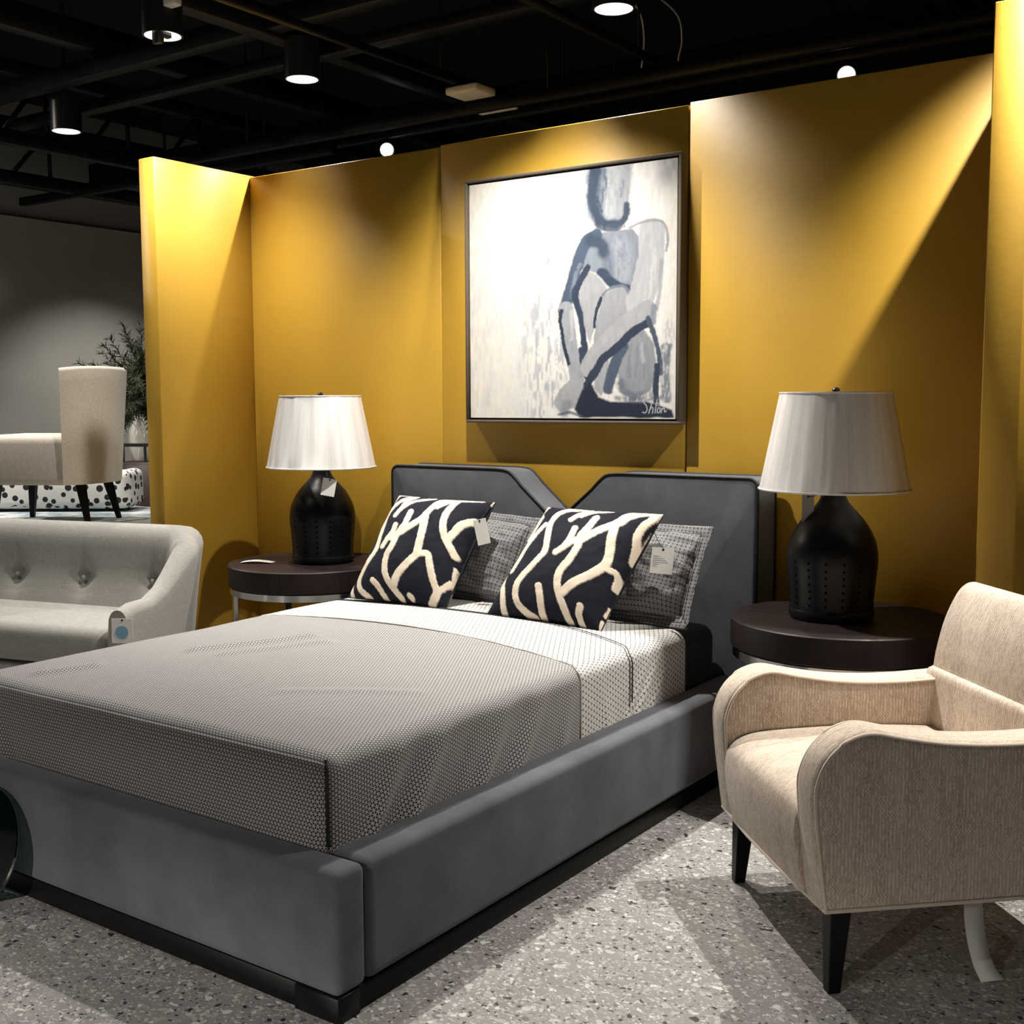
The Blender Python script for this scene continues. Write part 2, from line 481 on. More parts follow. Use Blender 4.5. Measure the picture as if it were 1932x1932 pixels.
# back wall of three mustard panels
wb = empty('wall_back', (0, 0, 0)); struct(wb, 'mustard yellow partition wall behind the bed, three tall panels')
for x0, x1, h, dy in ((0, 1.2185, 2.476, 0), (1.2215, 2.4365, 2.484, .0), (2.4435, 3.66, 2.492, -.004)):
    box('wall_panel', ((x0+x1)/2, .045+dy/2, h/2), (x1-x0, .09-dy, h), M_WALL, wb, .003, 1)
box('panel_joint', (1.83, .07, 1.2), (1.4, .03, 2.4), M_BLACKMETAL, wb)
wl = box('wall_left', (-.055, -.2475, 1.243), (.11, .675, 2.486), M_WALL, None, .004, 1); struct(wl, 'short mustard return partition left of the bed')
wr = box('wall_right', (3.7155, -.21, 1.25), (.109, .58, 2.50), M_WALL, None, .004, 1); struct(wr, 'short mustard return partition on the right')
# showroom outer walls
fw_ = empty('wall_far', (0, 0, 0)); struct(fw_, 'distant grey showroom wall on the left')
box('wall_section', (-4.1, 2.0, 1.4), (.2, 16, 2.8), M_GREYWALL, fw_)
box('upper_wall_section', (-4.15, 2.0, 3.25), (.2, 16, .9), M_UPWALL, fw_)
wk = box('wall_rear', (1, 10.9, 1.85), (16, .2, 3.7), M_DKWALL); struct(wk, 'dark wall at the far end of the showroom')
# black beams, tracks and truss below the ceiling
def beam(name, a, b, wd, ht):
    a = Vector(a); b = Vector(b); c = (a+b)/2
    if abs(a.x-b.x) > abs(a.y-b.y): s = (abs(a.x-b.x), wd, ht)
    else: s = (wd, abs(a.y-b.y), ht)
    return box(name, c, s, M_BEAM, ce, .004, 1)
for y, z, ht in ((-1.6, 3.25, .14), (.0, 3.2, .10), (.32, 3.12, .06), (1.9, 3.2, .16), (3.4, 3.25, .16), (5.2, 3.25, .16)):
    beam('beam', (-3.9, y, z), (7, y, z), .09, ht)
for x_, z, ht in ((.14, 3.2, .14), (2.9, 3.3, .14), (4.7, 3.25, .14), (-1.2, 3.35, .14)):
    beam('beam', (x_, -4, z), (x_, 8, z), .10, ht)
for x_, y0, y1, z in ((1.80, -2.2, .90, 2.955), (.825, -2.2, .66, 2.955), (3.3, -.2, 2.6, 3.05)):
    beam('track', (x_, y0, z), (x_, y1, z), .035, .035)
    for yy in (y0+.3, y1-.15): beam('hanger', (x_-.006, yy, (z+3.7)/2), (x_+.006, yy, (z+3.7)/2), .012, 3.7-z)
for y, z in ((.82, 2.86), (.96, 2.92), (1.47, 2.99)):
    beam('track', (-1.6, y, z), (4.6, y, z), .045, .05)
    for xx in (-.9, 1.25, 3.6): beam('hanger', (xx, y-.006, (z+3.7)/2), (xx, y+.006, (z+3.7)/2), .012, 3.7-z)
# open web truss over the left of the hall
for x_, zt_, zb_ in ((-2.3, 3.42, 2.99), (-3.2, 3.30, 2.93)):
    beam('truss_chord', (x_, -3, zt_), (x_, 8, zt_), .08, .09); beam('truss_chord', (x_, -3, zb_), (x_, 8, zb_), .08, .09)
    y = -2.4; k = 0
    while y < 6:
        V, Fc = tube_data([(x_, y, zb_), (x_, y+.33, zt_)] if k % 2 == 0 else [(x_, y+.33, zb_), (x_, y+.33, zt_)], .016, 6)
        mobj('truss_web', V, Fc, M_BEAM, ce)
        if k % 2: y += .62
        k += 1
beam('beam', (-3.9, 1.25, 2.90), (-.6, 1.25, 2.90), .06, .06)
beam('truss_chord', (-3.55, -3, 2.98), (-3.55, 8, 2.98), .06, .07)

# ------------------------------------------------------------------ ceiling lamps
M_LENS = emit('lit_reflector', (1, .97, .92), 3.0)
def facet_lens():
    t = NT('faceted_lit_reflector'); c = t.sep(t.coord())
    a = t.m_('MULTIPLY', t.m_('ARCTAN2', c[1], c[0]), 9/pi)
    f = t.mapr(t.noise(t.comb(a, 0.0), 1.0, 1), .4, .6)
    t.set(Base_Color=(.8, .8, .8), Emission_Color=t.mix(f, (.45, .44, .42), (1, .98, .94)))
    t.b.inputs['Emission Strength'].default_value = 1.1
    return t.m
M_FACET = facet_lens()

def downlight(x_, y_, z_, watts, cone, blend, label, seen):
    t = thing('ceiling_downlight', label, 'ceiling light', (x_, y_, z_), 0, 'black cylinder downlights')
    lathe('can', [(.079, 0), (.0885, .0), (.0885, .19), (.02, .20)], M_BLACKMETAL, t, 40, cap=False)
    lathe('reflector', [(.079, .0), (.062, .035), (.052, .052)], M_FACET, t, 40, cap=False)
    lathe('lens', [(.001, .050), (.052, .050), (.052, .056), (.001, .056)], M_LENS, t, 32)
    tube('stem', [(0, 0, .195), (0, 0, 3.7-z_)], .012, M_BLACKMETAL, t, 8)
    if seen == 'bracket':
        box('bracket', (.03, -.05, .06), (.05, .03, .22), M_BLACKMETAL, t, .004, 1)
        box('bracket_arm', (.03, -.02, -.002), (.03, .07, .025), M_BLACKMETAL, t, .004, 1)
    l = bpy.data.lights.new('downlight_beam', 'SPOT'); l.energy = watts; l.color = WARM
    l.spot_size = math.radians(cone); l.spot_blend = blend; l.shadow_soft_size = .014
    lo = bpy.data.objects.new('downlight_beam', l); link(lo, t); lo.location = (0, 0, -.012)
    return t
for i, d in enumerate(DOWNLIGHTS):
    downlight(*d, 'bracket' if i == 3 else '')

for x_, y_, z_, lab in TRACKSPOTS:
    t = thing('track_spotlight', lab, 'spotlight', (x_, y_, z_), 0, 'track spotlights behind the mustard wall')
    # head tilted toward the aisle (+x, -y, down)
    d = (Vector((4.2, -3.2, .9))-Vector((x_, y_, z_))).normalized()
    q = d.to_track_quat('Z', 'Y')
    hd = lathe('head', [(.03, -.13), (.045, -.12), (.048, .0), (.043, .0), (.038, -.015)], M_BLACKMETAL, t, 28, cap=False)
    ln = lathe('lens', [(.001, -.012), (.040, -.012), (.040, -.016), (.001, -.016)], M_LENS, t, 28)
    for o in (hd, ln): o.rotation_mode = 'QUATERNION'; o.rotation_quaternion = q
    tube('stem', [(-.02, .03, .04), (-.02, .03, .10)], .012, M_BLACKMETAL, t, 8)

# white ceiling boxes, cables
t = tag(box('ceiling_panel_box', (.85, .72, 2.915), (.20, .17, .04), M_WHITEPLASTIC, None, .012, 2), 'off-white rectangular ceiling box above the painting, the larger of two', 'ceiling box')
t = tag(box('ceiling_strip_box', (.77, 1.07, 2.91), (.24, .035, .03), M_WHITEPLASTIC, None, .004, 1), 'thin off-white strip just below the larger ceiling box', 'ceiling box')
t = tag(box('junction_box', (.33, -.72, 3.08), (.07, .05, .05), M_WHITEPLASTIC, None, .008, 2), 'small pale junction box at the top edge of the dark ceiling', 'junction box')
M_CABLE = plain('pale_cable', (.35, .35, .36), .45)
def cable(pts, lab):
    tag(tube('ceiling_cable', smooth_pts(pts, 8), .0045, M_CABLE, None, 8), lab, 'cable', 'loose ceiling cables')
cable([(1.52, 1.0, 3.40), (1.60, 1.1, 3.28), (1.58, 1.2, 3.18), (1.50, 1.33, 3.10), (1.45, 1.4, 3.06)], 'loose pale ceiling cable hanging below the top downlight, left of the pair')
cable([(1.58, 1.1, 3.42), (1.70, 1.3, 3.30), (1.68, 1.42, 3.20), (1.62, 1.5, 3.12), (1.60, 1.6, 3.05)], 'loose pale ceiling cable hanging below the top downlight, right of the pair')

# ------------------------------------------------------------------ bed
BX, BY = 2.819, -2.398           # right outer face, foot front face
BL = BX-1.735
bed = thing('upholstered_bed', 'low grey velvet platform bed with notched winged headboard', 'bed', ((BX+BL)/2, -1.2, 0))
def bl(p): return (p[0]-(BX+BL)/2, p[1]+1.2, p[2])
def bbox(name, lo, hi, mat, r, seg=4, par=None):
    lo = bl(lo); hi = bl(hi)
    return box(name, [(a+b)/2 for a, b in zip(lo, hi)], [b-a for a, b in zip(lo, hi)], mat, par or bed, r, seg)
ZT = .343
fb = bbox('footboard', (BL, BY, .06), (BX, BY+.0975, ZT), M_VELVET, .022, 5)
for nm, x0, x1 in (('side_rail', BX-.128, BX), ('side_rail', BL, BL+.128)):
    bbox(nm, (x0, BY+.0985, .06), (x1, -.206, ZT), M_VELVET, .026, 5)
bbox('plinth', (BL+.012, BY+.012, 0), (BX-.012, -.25, .058), M_BLACKWOOD, .002, 1)
bbox('corner_block', (BX-.14, BY+.004, 0), (BX-.004, BY+.075, .0595), M_BLACKWOOD, .002, 1)
bbox('slat_deck', (BL+.13, BY+.1, .2), (BX-.13, -.21, .26), M_BLACKWOOD, .002, 1)
# headboard: outline in x-z with a V notch
hx0, hx1, hz = 1.092, 2.830, 1.074; hc = (hx0+hx1)/2
def hb_outline(inset=0):
    z1 = hz-inset; a = hx0+inset; b = hx1-inset; r = .035
    def arc(cx, cz, a0, a1, rr, n=5):
        return [(cx+rr*math.cos(a0+(a1-a0)*i/n), cz+rr*math.sin(a0+(a1-a0)*i/n)) for i in range(n+1)]
    P = [(a, .07), (b, .07)]
    P += arc(b-r, z1-r, 0, pi/2, r)
    P += [(tuple(q)) for q in smooth_pts([(2.26, z1), (2.20, z1-.006), (2.165, z1-.03), (2.13, z1-.065)], 4)]
    P += [(hc+.022, .885+0*inset), (hc, .872), (hc-.022, .885)]
    P += [(tuple(q)) for q in smooth_pts([(2*hc-2.13, z1-.065), (2*hc-2.165, z1-.03), (2*hc-2.20, z1-.006), (2*hc-2.26, z1)], 4)]
    P += arc(a+r, z1-r, pi/2, pi, r)
    return P
HP = [(p[0]-(BX+BL)/2, p[1]) for p in hb_outline()]
hb = bobj('headboard', bm_prism(HP, 1, -.205+1.2, -.035+1.2, .014, 4), M_VELVET, bed, True, False, 50)
V, Fc = tube_data([(p[0], -.205+1.2+.003, p[1]) for p in HP[1:]]+[(HP[0][0], -.205+1.2+.003, HP[0][1])], .0055, 6)
mobj('front_piping', V, Fc, M_PIPE, hb)
V, Fc = tube_data([(p[0], -.038+1.2, p[1]) for p in HP[1:]]+[(HP[0][0], -.038+1.2, HP[0][1])], .0055, 6)
mobj('rear_piping', V, Fc, M_PIPE, hb)

# mattress and covers: a softly rounded box as cloth
MX0, MX1, MY0, MY1, MZ0, MZ1 = 1.222, 2.697, -2.296, -.215, .262, .548
def soft_box_point(x_, y_, z_, lo, hi, r):
    p = np.array([x_, y_, z_]); inn = np.clip(p, np.array(lo)+r, np.array(hi)-r); d = p-inn; n = np.linalg.norm(d)
    return (inn+d/n*r, d/n) if n > 1e-9 else (p, np.array([0, 0, 1.]))
def crown(x_, y_):
    a = (x_-(MX0+MX1)/2)/((MX1-MX0)/2); b = (y_-(MY0+MY1)/2)/((MY1-MY0)/2)
    return .022*max(0, 1-a*a)*max(0, 1-b**4)
mat_bm = bm_box(((MX0+MX1)/2, (MY0+MY1)/2, (MZ0+MZ1)/2-.006), (MX1-MX0-.016, MY1-MY0-.02, MZ1-MZ0-.014), .05, 5)
tag(bobj('mattress', mat_bm, M_DARKMATT), 'dark grey mattress showing at the head of the bed beside the sheet', 'mattress')

def cover(name, yfun0, yfun1, off, mat, foot, fold_amp, zmin, seed, res=.0085):
    """cloth draped over the mattress: strips run across (s) and along (t); with the foot face if foot"""
    lo = (MX0-off, MY0-off, MZ0); hi = (MX1+off, MY1+.3, MZ1+off); r = .05
    V = []; UV = []; F = []
    wdt = hi[0]-lo[0]; drop = hi[2]-zmin
    ns = int((wdt+2*drop)/res); S_ = np.linspace(-drop, wdt+drop, ns)
    def base(s):
        if s < 0: return lo[0], hi[2]+s
        if s > wdt: return hi[0], hi[2]-(s-wdt)
        return lo[0]+s, hi[2]
    nt = int(abs(yfun1((lo[0]+hi[0])/2)-(lo[1] if foot else yfun0((lo[0]+hi[0])/2)))/res)
    for s in S_:
        bx, bz = base(s)
        ya = lo[1] if foot else yfun0(bx); yb = yfun1(bx)
        for k in range(nt+1):
            y = ya+(yb-ya)*k/nt
            p, n = soft_box_point(bx, y, bz, lo, hi, r)
            p = p.copy()
            top = max(0., n[2])
            p[2] += crown(p[0], p[1])*top
            q = Vector((p[0]*1.6, p[1]*1.6, seed))
            h = .0035*mnoise.noise(q*2.2)*top
            # long soft ridges left by smoothing the cloth
            if seed == 1:
                for (ax, ay, bx2, by2, am) in ((1.58, -1.74, 1.76, -1.40, .013), (1.72, -1.74, 1.86, -1.44, .009), (1.42, -2.18, 1.48, -2.04, .010), (2.2, -1.95, 2.5, -1.75, .004)):
                    dd = float(seg_dist(np.array([p[0]]), np.array([p[1]]), [(ax, ay), (bx2, by2)])[0])
                    h += am*math.exp(-(dd/.026)**2)*top
            side = 1-top
            dep = min(1, max(0, (hi[2]-p[2])/drop))
            if abs(n[0]) > .3:
                ph = y*1.0
                fold = 0
                for (fy, sl, fw2, am) in FOLDS[seed]:
                    dd = (y-fy) - sl*dep
                    fold += am*math.exp(-(dd/fw2)**2)
                h += fold_amp*fold*dep*side + .003*mnoise.noise(Vector((y*5, p[2]*5, 3.1+seed)))*side*dep
            elif abs(n[1]) > .3:
                h += .003*mnoise.noise(Vector((p[0]*5, p[2]*5, 8.3)))*side
            p = p+n*max(h, -.006 if seed == 1 else -.0012)
            V.append(p); UV.append((s, y))
    F += grid_faces(ns, nt+1)
    # foot flap
    if foot:
        o = len(V); nx = int((wdt)/res); nz = int(drop/res)
        for i in range(nx+1):
            x_ = lo[0]+wdt*i/nx
            for k in range(nz+1):
                z_ = hi[2]-drop*k/nz
                p, n = soft_box_point(x_, lo[1], z_, lo, hi, r); p = p.copy()
                top = max(0., n[2]); p[2] += crown(p[0], p[1])*top
                dep = (hi[2]-p[2])/drop
                h = .0035*mnoise.noise(Vector((p[0]*1.6, p[1]*1.6, seed))*2.2)*top
                h += .004*mnoise.noise(Vector((p[0]*3.5, p[2]*6, 8.3)))*(1-top)
                if p[0] < 1.5: h += .010*math.exp(-(((p[0]-1.34)-.1*dep)/.03)**2)*dep
                V.append(p+n*h); UV.append((x_-lo[0], lo[1]-drop*k/nz))
        F += grid_faces(nx+1, nz+1, o)
    ob = mobj(name, V, F, mat, None, True, uv=UV)
    m = ob.modifiers.new('thickness', 'SOLIDIFY'); m.thickness = .0025; m.offset = -1
    return ob
FOLDS = {1: [(-2.02, -.16, .034, 1.0), (-1.93, -.20, .030, -.8), (-1.84, -.20, .034, 1.1), (-1.72, -.16, .035, -.6), (-1.57, -.18, .034, 1.0), (-1.47, -.20, .030, -1.0), (-1.38, -.20, .032, .9), (-1.24, -.10, .03, .5)],
         2: [(-.585, -.20, .013, .8), (-.625, -.22, .012, -.7), (-.665, -.22, .013, .9), (-.705, -.22, .012, -.8), (-.745, -.20, .014, .7), (-.80, -.18, .016, -.5), (-1.10, .05, .03, .6), (-1.02, -.1, .03, -.5)]}
def edgeY(x_): return -1.075-.135*((x_-1.80)/.9)**2 if x_ > 1.8 else -1.075-.07*((x_-1.80)/.58)**2
duvet = cover('duvet', None, lambda x_: edgeY(x_)+.12, .006, M_DUVET, True, .024, .300, 1)
tube('corner_seam', smooth_pts([(2.676, -2.275, .541), (2.6895, -2.2885, .515), (2.6905, -2.2895, .46), (2.6905, -2.2895, .40), (2.6905, -2.2895, .345)], 4), .0042, M_PIPE, duvet, 6)
tag(duvet, 'grey star-lattice duvet covering the foot of the bed', 'duvet')
sheet = cover('folded_sheet', edgeY, lambda x_: -.52, .0090, M_SHEET, False, .012, .315, 2, .0075)
tag(sheet, 'white top sheet with black line lattice folded back below the pillows', 'sheet')
# raised border piping of the sheet: two dark cords and the light hem
def on_sheet(y_of, off=.016, zmin=.36, n=150):
    lo = (MX0-off, MY0, MZ0); hi = (MX1+off, MY1+.3, MZ1+off); wdt = hi[0]-lo[0]; drop = hi[2]-zmin; out = []
    for s in np.linspace(-drop, wdt+drop, n):
        bx, bz = (lo[0], hi[2]+s) if s < 0 else ((hi[0], hi[2]-(s-wdt)) if s > wdt else (lo[0]+s, hi[2]))
        y = y_of(bx); p, nn = soft_box_point(bx, y, bz, lo, hi, .05); p = p.copy(); p[2] += crown(p[0], p[1])*max(0, nn[2])
        out.append(p)
    return out
def hemY(x_): return -.735-.16*max(0, (x_-2.15)/.55)**2
tube('hem_cord', on_sheet(hemY, .0108), .0019, M_PIPE, sheet, 6)
tube('hem_cord', on_sheet(lambda x_: hemY(x_)-.016, .0108), .0015, M_PIPE, sheet, 6)
M_HEM = plain('ivory_hem', (.72, .66, .56), .8)
tube('hem_edge', on_sheet(lambda x_: edgeY(x_)+.001, .0078, .33), .0022, M_HEM, sheet, 6)

# ------------------------------------------------------------------ pillows
def pillow_mesh(W, Hh, T, nu, nv, flange=0, pinch=.045, seed=0, wr=.004):
    """closed soft pillow: local x across, z up, front faces -y; returns V, F, UV, (u,v), side"""
    us = np.linspace(-1, 1, nu); vs = np.linspace(-1, 1, nv)
    V = []; UV = []; Q = []
    for side in (-1, 1):
        for u in us:
            for v in vs:
                fx = 1-flange/(W/2); fz = 1-flange/(Hh/2)
                a = min(1, abs(u)/fx); b = min(1, abs(v)/fz)
                th = T*max(0, (1-a**2.6))**.55*max(0, (1-b**2.6))**.55
                x_ = u*W/2*(1-pinch*(1-v*v)); z_ = v*Hh/2*(1-pinch*(1-u*u))
                h = wr*mnoise.noise(Vector((u*3+seed*7, v*3, side*2.0)))+wr*.5*mnoise.noise(Vector((u*8+seed*3, v*8, side*5.0)))
                y_ = side*(th+.0015)+h*(1 if max(a, b) < 1 else .4)
                if abs(u) > .999 or abs(v) > .999: y_ = h*.4
                V.append((x_, y_, z_)); UV.append((x_, z_)); Q.append((u, v, side))
    n = nu*nv
    F = [f[::-1] for f in grid_faces(nu, nv)]+grid_faces(nu, nv, n)
    F = [tuple(f) for f in F]
    # stitch the rim
    rim = [i*nv for i in range(nu)]+[(nu-1)*nv+j for j in range(1, nv)]+[i*nv+nv-1 for i in range(nu-2, -1, -1)]+[j for j in range(nv-2, 0, -1)]
    for k in range(len(rim)):
        a, b = rim[k], rim[(k+1) % len(rim)]
        F.append((a, b, b+n, a+n))
    return V, F, UV, np.array(Q)

def place(o, bottom, top_dir, right_dir, half):
    """orient a pillow: bottom centre, up direction (leaning), right direction"""
    z = Vector(top_dir).normalized(); x_ = Vector(right_dir); x_ = (x_-z*x_.dot(z)).normalized(); y = z.cross(x_)
    m = Matrix((x_, y, z)).transposed().to_4x4(); m.translation = Vector(bottom)+z*half
    o.matrix_world = m

NAVY = np.array(lin((20, 22, 34))); CREAM = np.array(lin((226, 212, 192)))
def cushion(name, label, strokes, quad, bottom, up, right, W=.49, Hh=.475, shear=0):
    nu = nv = 170
    V, F, UV, Q = pillow_mesh(W, Hh, .085, nu, nv, 0, .035, 1, .003)
    V = np.array(V)
    V[:, 0] += shear*(V[:, 2]+Hh/2)
    Hm = homog([(-1, -1), (1, -1), (1, 1), (-1, 1)], quad)
    X, Y = happly(Hm, Q[:, 0], Q[:, 1])
    jx = (vnoise(Q[:, 0]*70, Q[:, 1]*70, 3)-.5)*14
    mask = np.zeros(len(X))
    for w_, pts in strokes:
        sp = smooth_pts([(a, b) for a, b in pts], 5) if len(pts) > 2 else [np.array(p, float) for p in pts]
        d = seg_dist(X, Y, sp)+jx*.6
        mask = np.maximum(mask, np.clip((w_*.5-d)/7+.5, 0, 1))
    front = Q[:, 2] < 0
    back = ~front
    mb = np.clip((vnoise(Q[:, 0]*4+9, Q[:, 1]*2.5, 5)-.58)*25, 0, 1)
    mask = np.where(back, mb, mask)
    col = NAVY[None]*(1-mask[:, None])+CREAM[None]*mask[:, None]
    # chenille strokes stand slightly proud
    V[front, 1] -= .0028*mask[front]
    o = mobj(name, V, F, M_CUSHION, None, True, uv=UV)
    at = o.data.color_attributes.new('paint', 'FLOAT_COLOR', 'POINT')
    at.data.foreach_set('color', np.concatenate([col, np.ones((len(col), 1))], 1).astype(np.float32).ravel())
    place(o, bottom, up, right, Hh/2)
    tag(o, label, 'cushion', 'black cushions with cream brush strokes')
    # sewn edge
    rim = [(u, -1) for u in np.linspace(-1, 1, 30)]+[(1, v) for v in np.linspace(-1, 1, 30)][1:]+[(u, 1) for u in np.linspace(1, -1, 30)][1:]+[(-1, v) for v in np.linspace(1, -1, 30)][1:-1]
    tube('edge_seam', [(u*W/2*(1-.035*(1-v*v))+shear*(v+1)*Hh/2, 0, v*Hh/2*(1-.035*(1-u*u))) for u, v in rim], .0028, M_PIPE, o, 6, True)
    return o
LST = [(34, [(860, 135), (720, 130), (640, 230)]), (62, [(900, 165), (760, 220), (650, 310), (600, 400), (575, 560), (550, 720), (520, 830), (440, 930), (350, 1060), (305, 1150), (315, 1240), (400, 1320)]),
       (62, [(930, 165), (845, 240), (800, 330), (740, 425)]), (42, [(1140, 178), (960, 235), (860, 300), (800, 360)]),
       (26, [(525, 510), (440, 640), (360, 790), (255, 1000)]), (70, [(930, 385), (880, 540), (800, 660), (740, 800), (680, 900), (652, 1030), (660, 1130), (710, 1230), (780, 1330)]),
       (62, [(765, 545), (735, 630), (680, 700), (615, 795)]), (74, [(1325, 175), (1220, 235), (1150, 350), (1080, 460), (940, 570), (820, 650), (720, 700)]),
       (60, [(1640, 182), (1450, 195), (1320, 240), (1220, 320)]), (84, [(1110, 420), (1090, 600), (1060, 760), (1030, 880)]),
       (78, [(1030, 890), (900, 1010), (800, 1110), (735, 1220)]), (72, [(1030, 885), (1150, 880), (1170, 1000), (1185, 1150), (1200, 1260), (1110, 1390)]),
       (50, [(1350, 1130), (1210, 1255)]), (74, [(1400, 230), (1330, 400), (1310, 540), (1330, 680), (1380, 780), (1415, 860)]),
       (74, [(1610, 455), (1500, 510), (1420, 610), (1350, 710)]), (64, [(490, 1165), (545, 1225), (590, 1330)]), (62, [(890, 1315), (910, 1330)]),
       (46, [(185, 1150), (200, 1300)]), (28, [(1350, 1160), (1400, 980)]), (26, [(1760, 190), (1740, 240)])]
RST = [(40, [(740, 110), (680, 170), (640, 240), (540, 360)]), (54, [(685, 225), (640, 320), (565, 450)]), (58, [(755, 335), (660, 420), (590, 490), (500, 620), (400, 770)]),
       (68, [(1110, 155), (960, 170), (860, 240), (815, 340), (800, 480), (780, 620), (690, 720), (560, 830), (480, 920), (445, 1030), (465, 1130), (525, 1200), (610, 1260)]),
       (56, [(1130, 165), (1190, 185), (1100, 235), (1025, 300)]), (42, [(1390, 172), (1220, 205), (1120, 260)]),
       (78, [(1270, 285), (1220, 390), (1150, 490), (1120, 600), (1040, 730), (950, 830), (910, 950), (920, 1080), (950, 1200), (975, 1320)]),
       (66, [(1080, 400), (1040, 510), (980, 590), (895, 645)]), (60, [(1110, 520), (960, 610)]), (80, [(1660, 185), (1560, 250), (1470, 350), (1320, 430), (1170, 520)]),
       (74, [(1840, 210), (1720, 210), (1600, 260), (1520, 340)]), (86, [(1470, 370), (1450, 550), (1430, 700), (1380, 790), (1250, 880), (1100, 950), (960, 1050)]),
       (58, [(1420, 810), (1490, 830), (1500, 890), (1470, 970)]), (64, [(1840, 220), (1740, 330), (1680, 450), (1665, 580), (1630, 700)]),
       (64, [(295, 750), (290, 880), (298, 1000), (285, 1210)]), (74, [(710, 980), (710, 1090), (690, 1290)]), (68, [(1125, 1180), (1095, 1250), (1105, 1350)]),
       (40, [(1320, 1300), (1290, 1380)]), (30, [(1790, 400), (1690, 590)]), (26, [(1400, 1160), (1350, 1240)])]
SZ = .568
cl = cushion('throw_cushion', 'black cushion with cream brush strokes, the left of the two', LST, [(145, 1290), (1240, 1410), (1760, 190), (690, 120)],
             (1.562, -.735, SZ+.002), (0, .255, .385), (1, .035, 0), .48, .475, .10)
cr = cushion('throw_cushion', 'black cushion with cream brush strokes, the right of the two', RST, [(75, 1160), (1290, 1380), (1870, 200), (720, 105)],
             (2.245, -.735, SZ-.002), (0, .265, .375), (1, .01, 0), .49, .475, .20)
def sham(label, bottom, up, right, seed):
    V, F, UV, Q = pillow_mesh(.70, .40, .085, 100, 66, .035, .03, seed, .019)
    o = mobj('pillow_sham', V, F, M_SHAM, None, True, uv=UV)
    tag(o, label, 'pillow', 'grey lattice pillow shams'); place(o, bottom, up, right, .20)
    fx, fz = .35-.036, .20-.036
    pts = [(u*fx, -.008, v*fz) for u, v in [(-1, -1), (1, -1), (1, 1), (-1, 1)]]
    P = []
    for a, b in zip(pts, pts[1:]+pts[:1]):
        P += [tuple(np.array(a)+(np.array(b)-np.array(a))*k/10) for k in range(10)]
    tube('flange_stitch', P, .0012, M_PIPE, o, 5, True)
    return o
sham('grey lattice pillow sham half hidden behind the left black cushion', (1.60, -.520, SZ+.004), (.02, .18, .30), (1, .02, 0), 3)
sham('grey lattice pillow sham with wide flange behind the right black cushion', (2.365, -.530, SZ-.004), (.0, .19, .32), (1, .02, 0), 5)

# ------------------------------------------------------------------ tags
def card(name, label, c, right, up, w_, h_, lines=0, dot=None, cord_to=None, mat=None):
    """hanging paper tag: c is the card centre; cord_to a point where its cord is fixed"""
    x_ = Vector(right).normalized(); z = Vector(up).normalized(); y = z.cross(x_)
    root = thing(name, label, 'tag', c)
    R = Matrix((x_, y, z)).transposed().to_4x4()
    root.matrix_world = Matrix.Translation(Vector(c)) @ R
    bm = bm_box((0, 0, 0), (w_, .0012, h_), 0)
    bobj('card', bm, mat or M_WHITECARD, root, False)
    if lines:
        for k in range(lines):
            wl_ = w_*(.34, .5, .62, .7, .3, .2)[k % 6]
            box('print_line', (-w_*.42+wl_/2, -.0010, h_*.16-k*h_*.075), (wl_, .0006, h_*.016), M_GREYINK, root)
    if dot:
        lathe_o = lathe('print_disc', [(.0001, 0), (dot, 0), (dot, .0006), (.0001, .0006)], M_BLUEINK, root, 28)
        lathe_o.rotation_euler = (pi/2, 0, 0); lathe_o.location = (-.002, -.0012, -h_*.06)
    if cord_to is not None:
        a = R.to_3x3().inverted() @ (Vector(cord_to)-Vector(c)); b = Vector((0, -.002, h_*.43))
        mid = (a+b)/2+Vector((0, -.006, -.004))
        tube('cord', smooth_pts([tuple(a), tuple(mid), tuple(b)], 5), .0014, M_CORD, root, 6)
        ey = lathe('eyelet', [(.002, 0), (.0042, 0), (.0042, .0008), (.002, .0008)], M_INK, root, 14)
        ey.rotation_euler = (pi/2, 0, 0); ey.location = (0, -.0008, h_*.43)
    return root
CR = (r0.x, r0.y, 0)     # roughly facing the aisle

# ------------------------------------------------------------------ bedside tables and lamps
NSZ = .631
def bedside(label, x_, y_):
    R = .366
    t = thing('bedside_table', label, 'bedside table', (x_, y_, 0), 0, 'round dark wood bedside tables')
    lathe('table_top', [(.001, NSZ-.095), (R-.004, NSZ-.095), (R, NSZ-.091), (R, NSZ-.004), (R-.004, NSZ), (.001, NSZ)], M_WOOD, t, 96, cap=False)
    lathe('chrome_ring', [(R-.03, NSZ-.099), (R-.006, NSZ-.099), (R-.006, NSZ-.127), (R-.03, NSZ-.127), (R-.03, NSZ-.099)], M_CHROME, t, 96, cap=False)
    lathe('spacer_disc', [(.001, NSZ-.0985), (R-.04, NSZ-.0985), (R-.04, NSZ-.0955), (.001, NSZ-.0955)], M_BLACKMETAL, t, 64)
    for k in range(4):
        a = pi/4+.32+k*pi/2
        bm = bm_box((0, 0, (NSZ-.127)/2), (.018, .034, NSZ-.128), .002, 1)
        o = bobj('leg', bm, M_CHROME, t, False); o.location = ((R-.018)*math.cos(a), (R-.018)*math.sin(a), 0); o.rotation_euler = (0, 0, a)
    lathe('foot_ring', [(R-.03, .022), (R-.006, .022), (R-.006, .001), (R-.03, .001), (R-.03, .022)], M_CHROME, t, 96, cap=False)
    return t
bedside('round dark wood bedside table on chrome ring left of the bed', .730, -.362)
bedside('round dark wood bedside table on chrome ring between bed and beige armchair', 3.205, -.362)

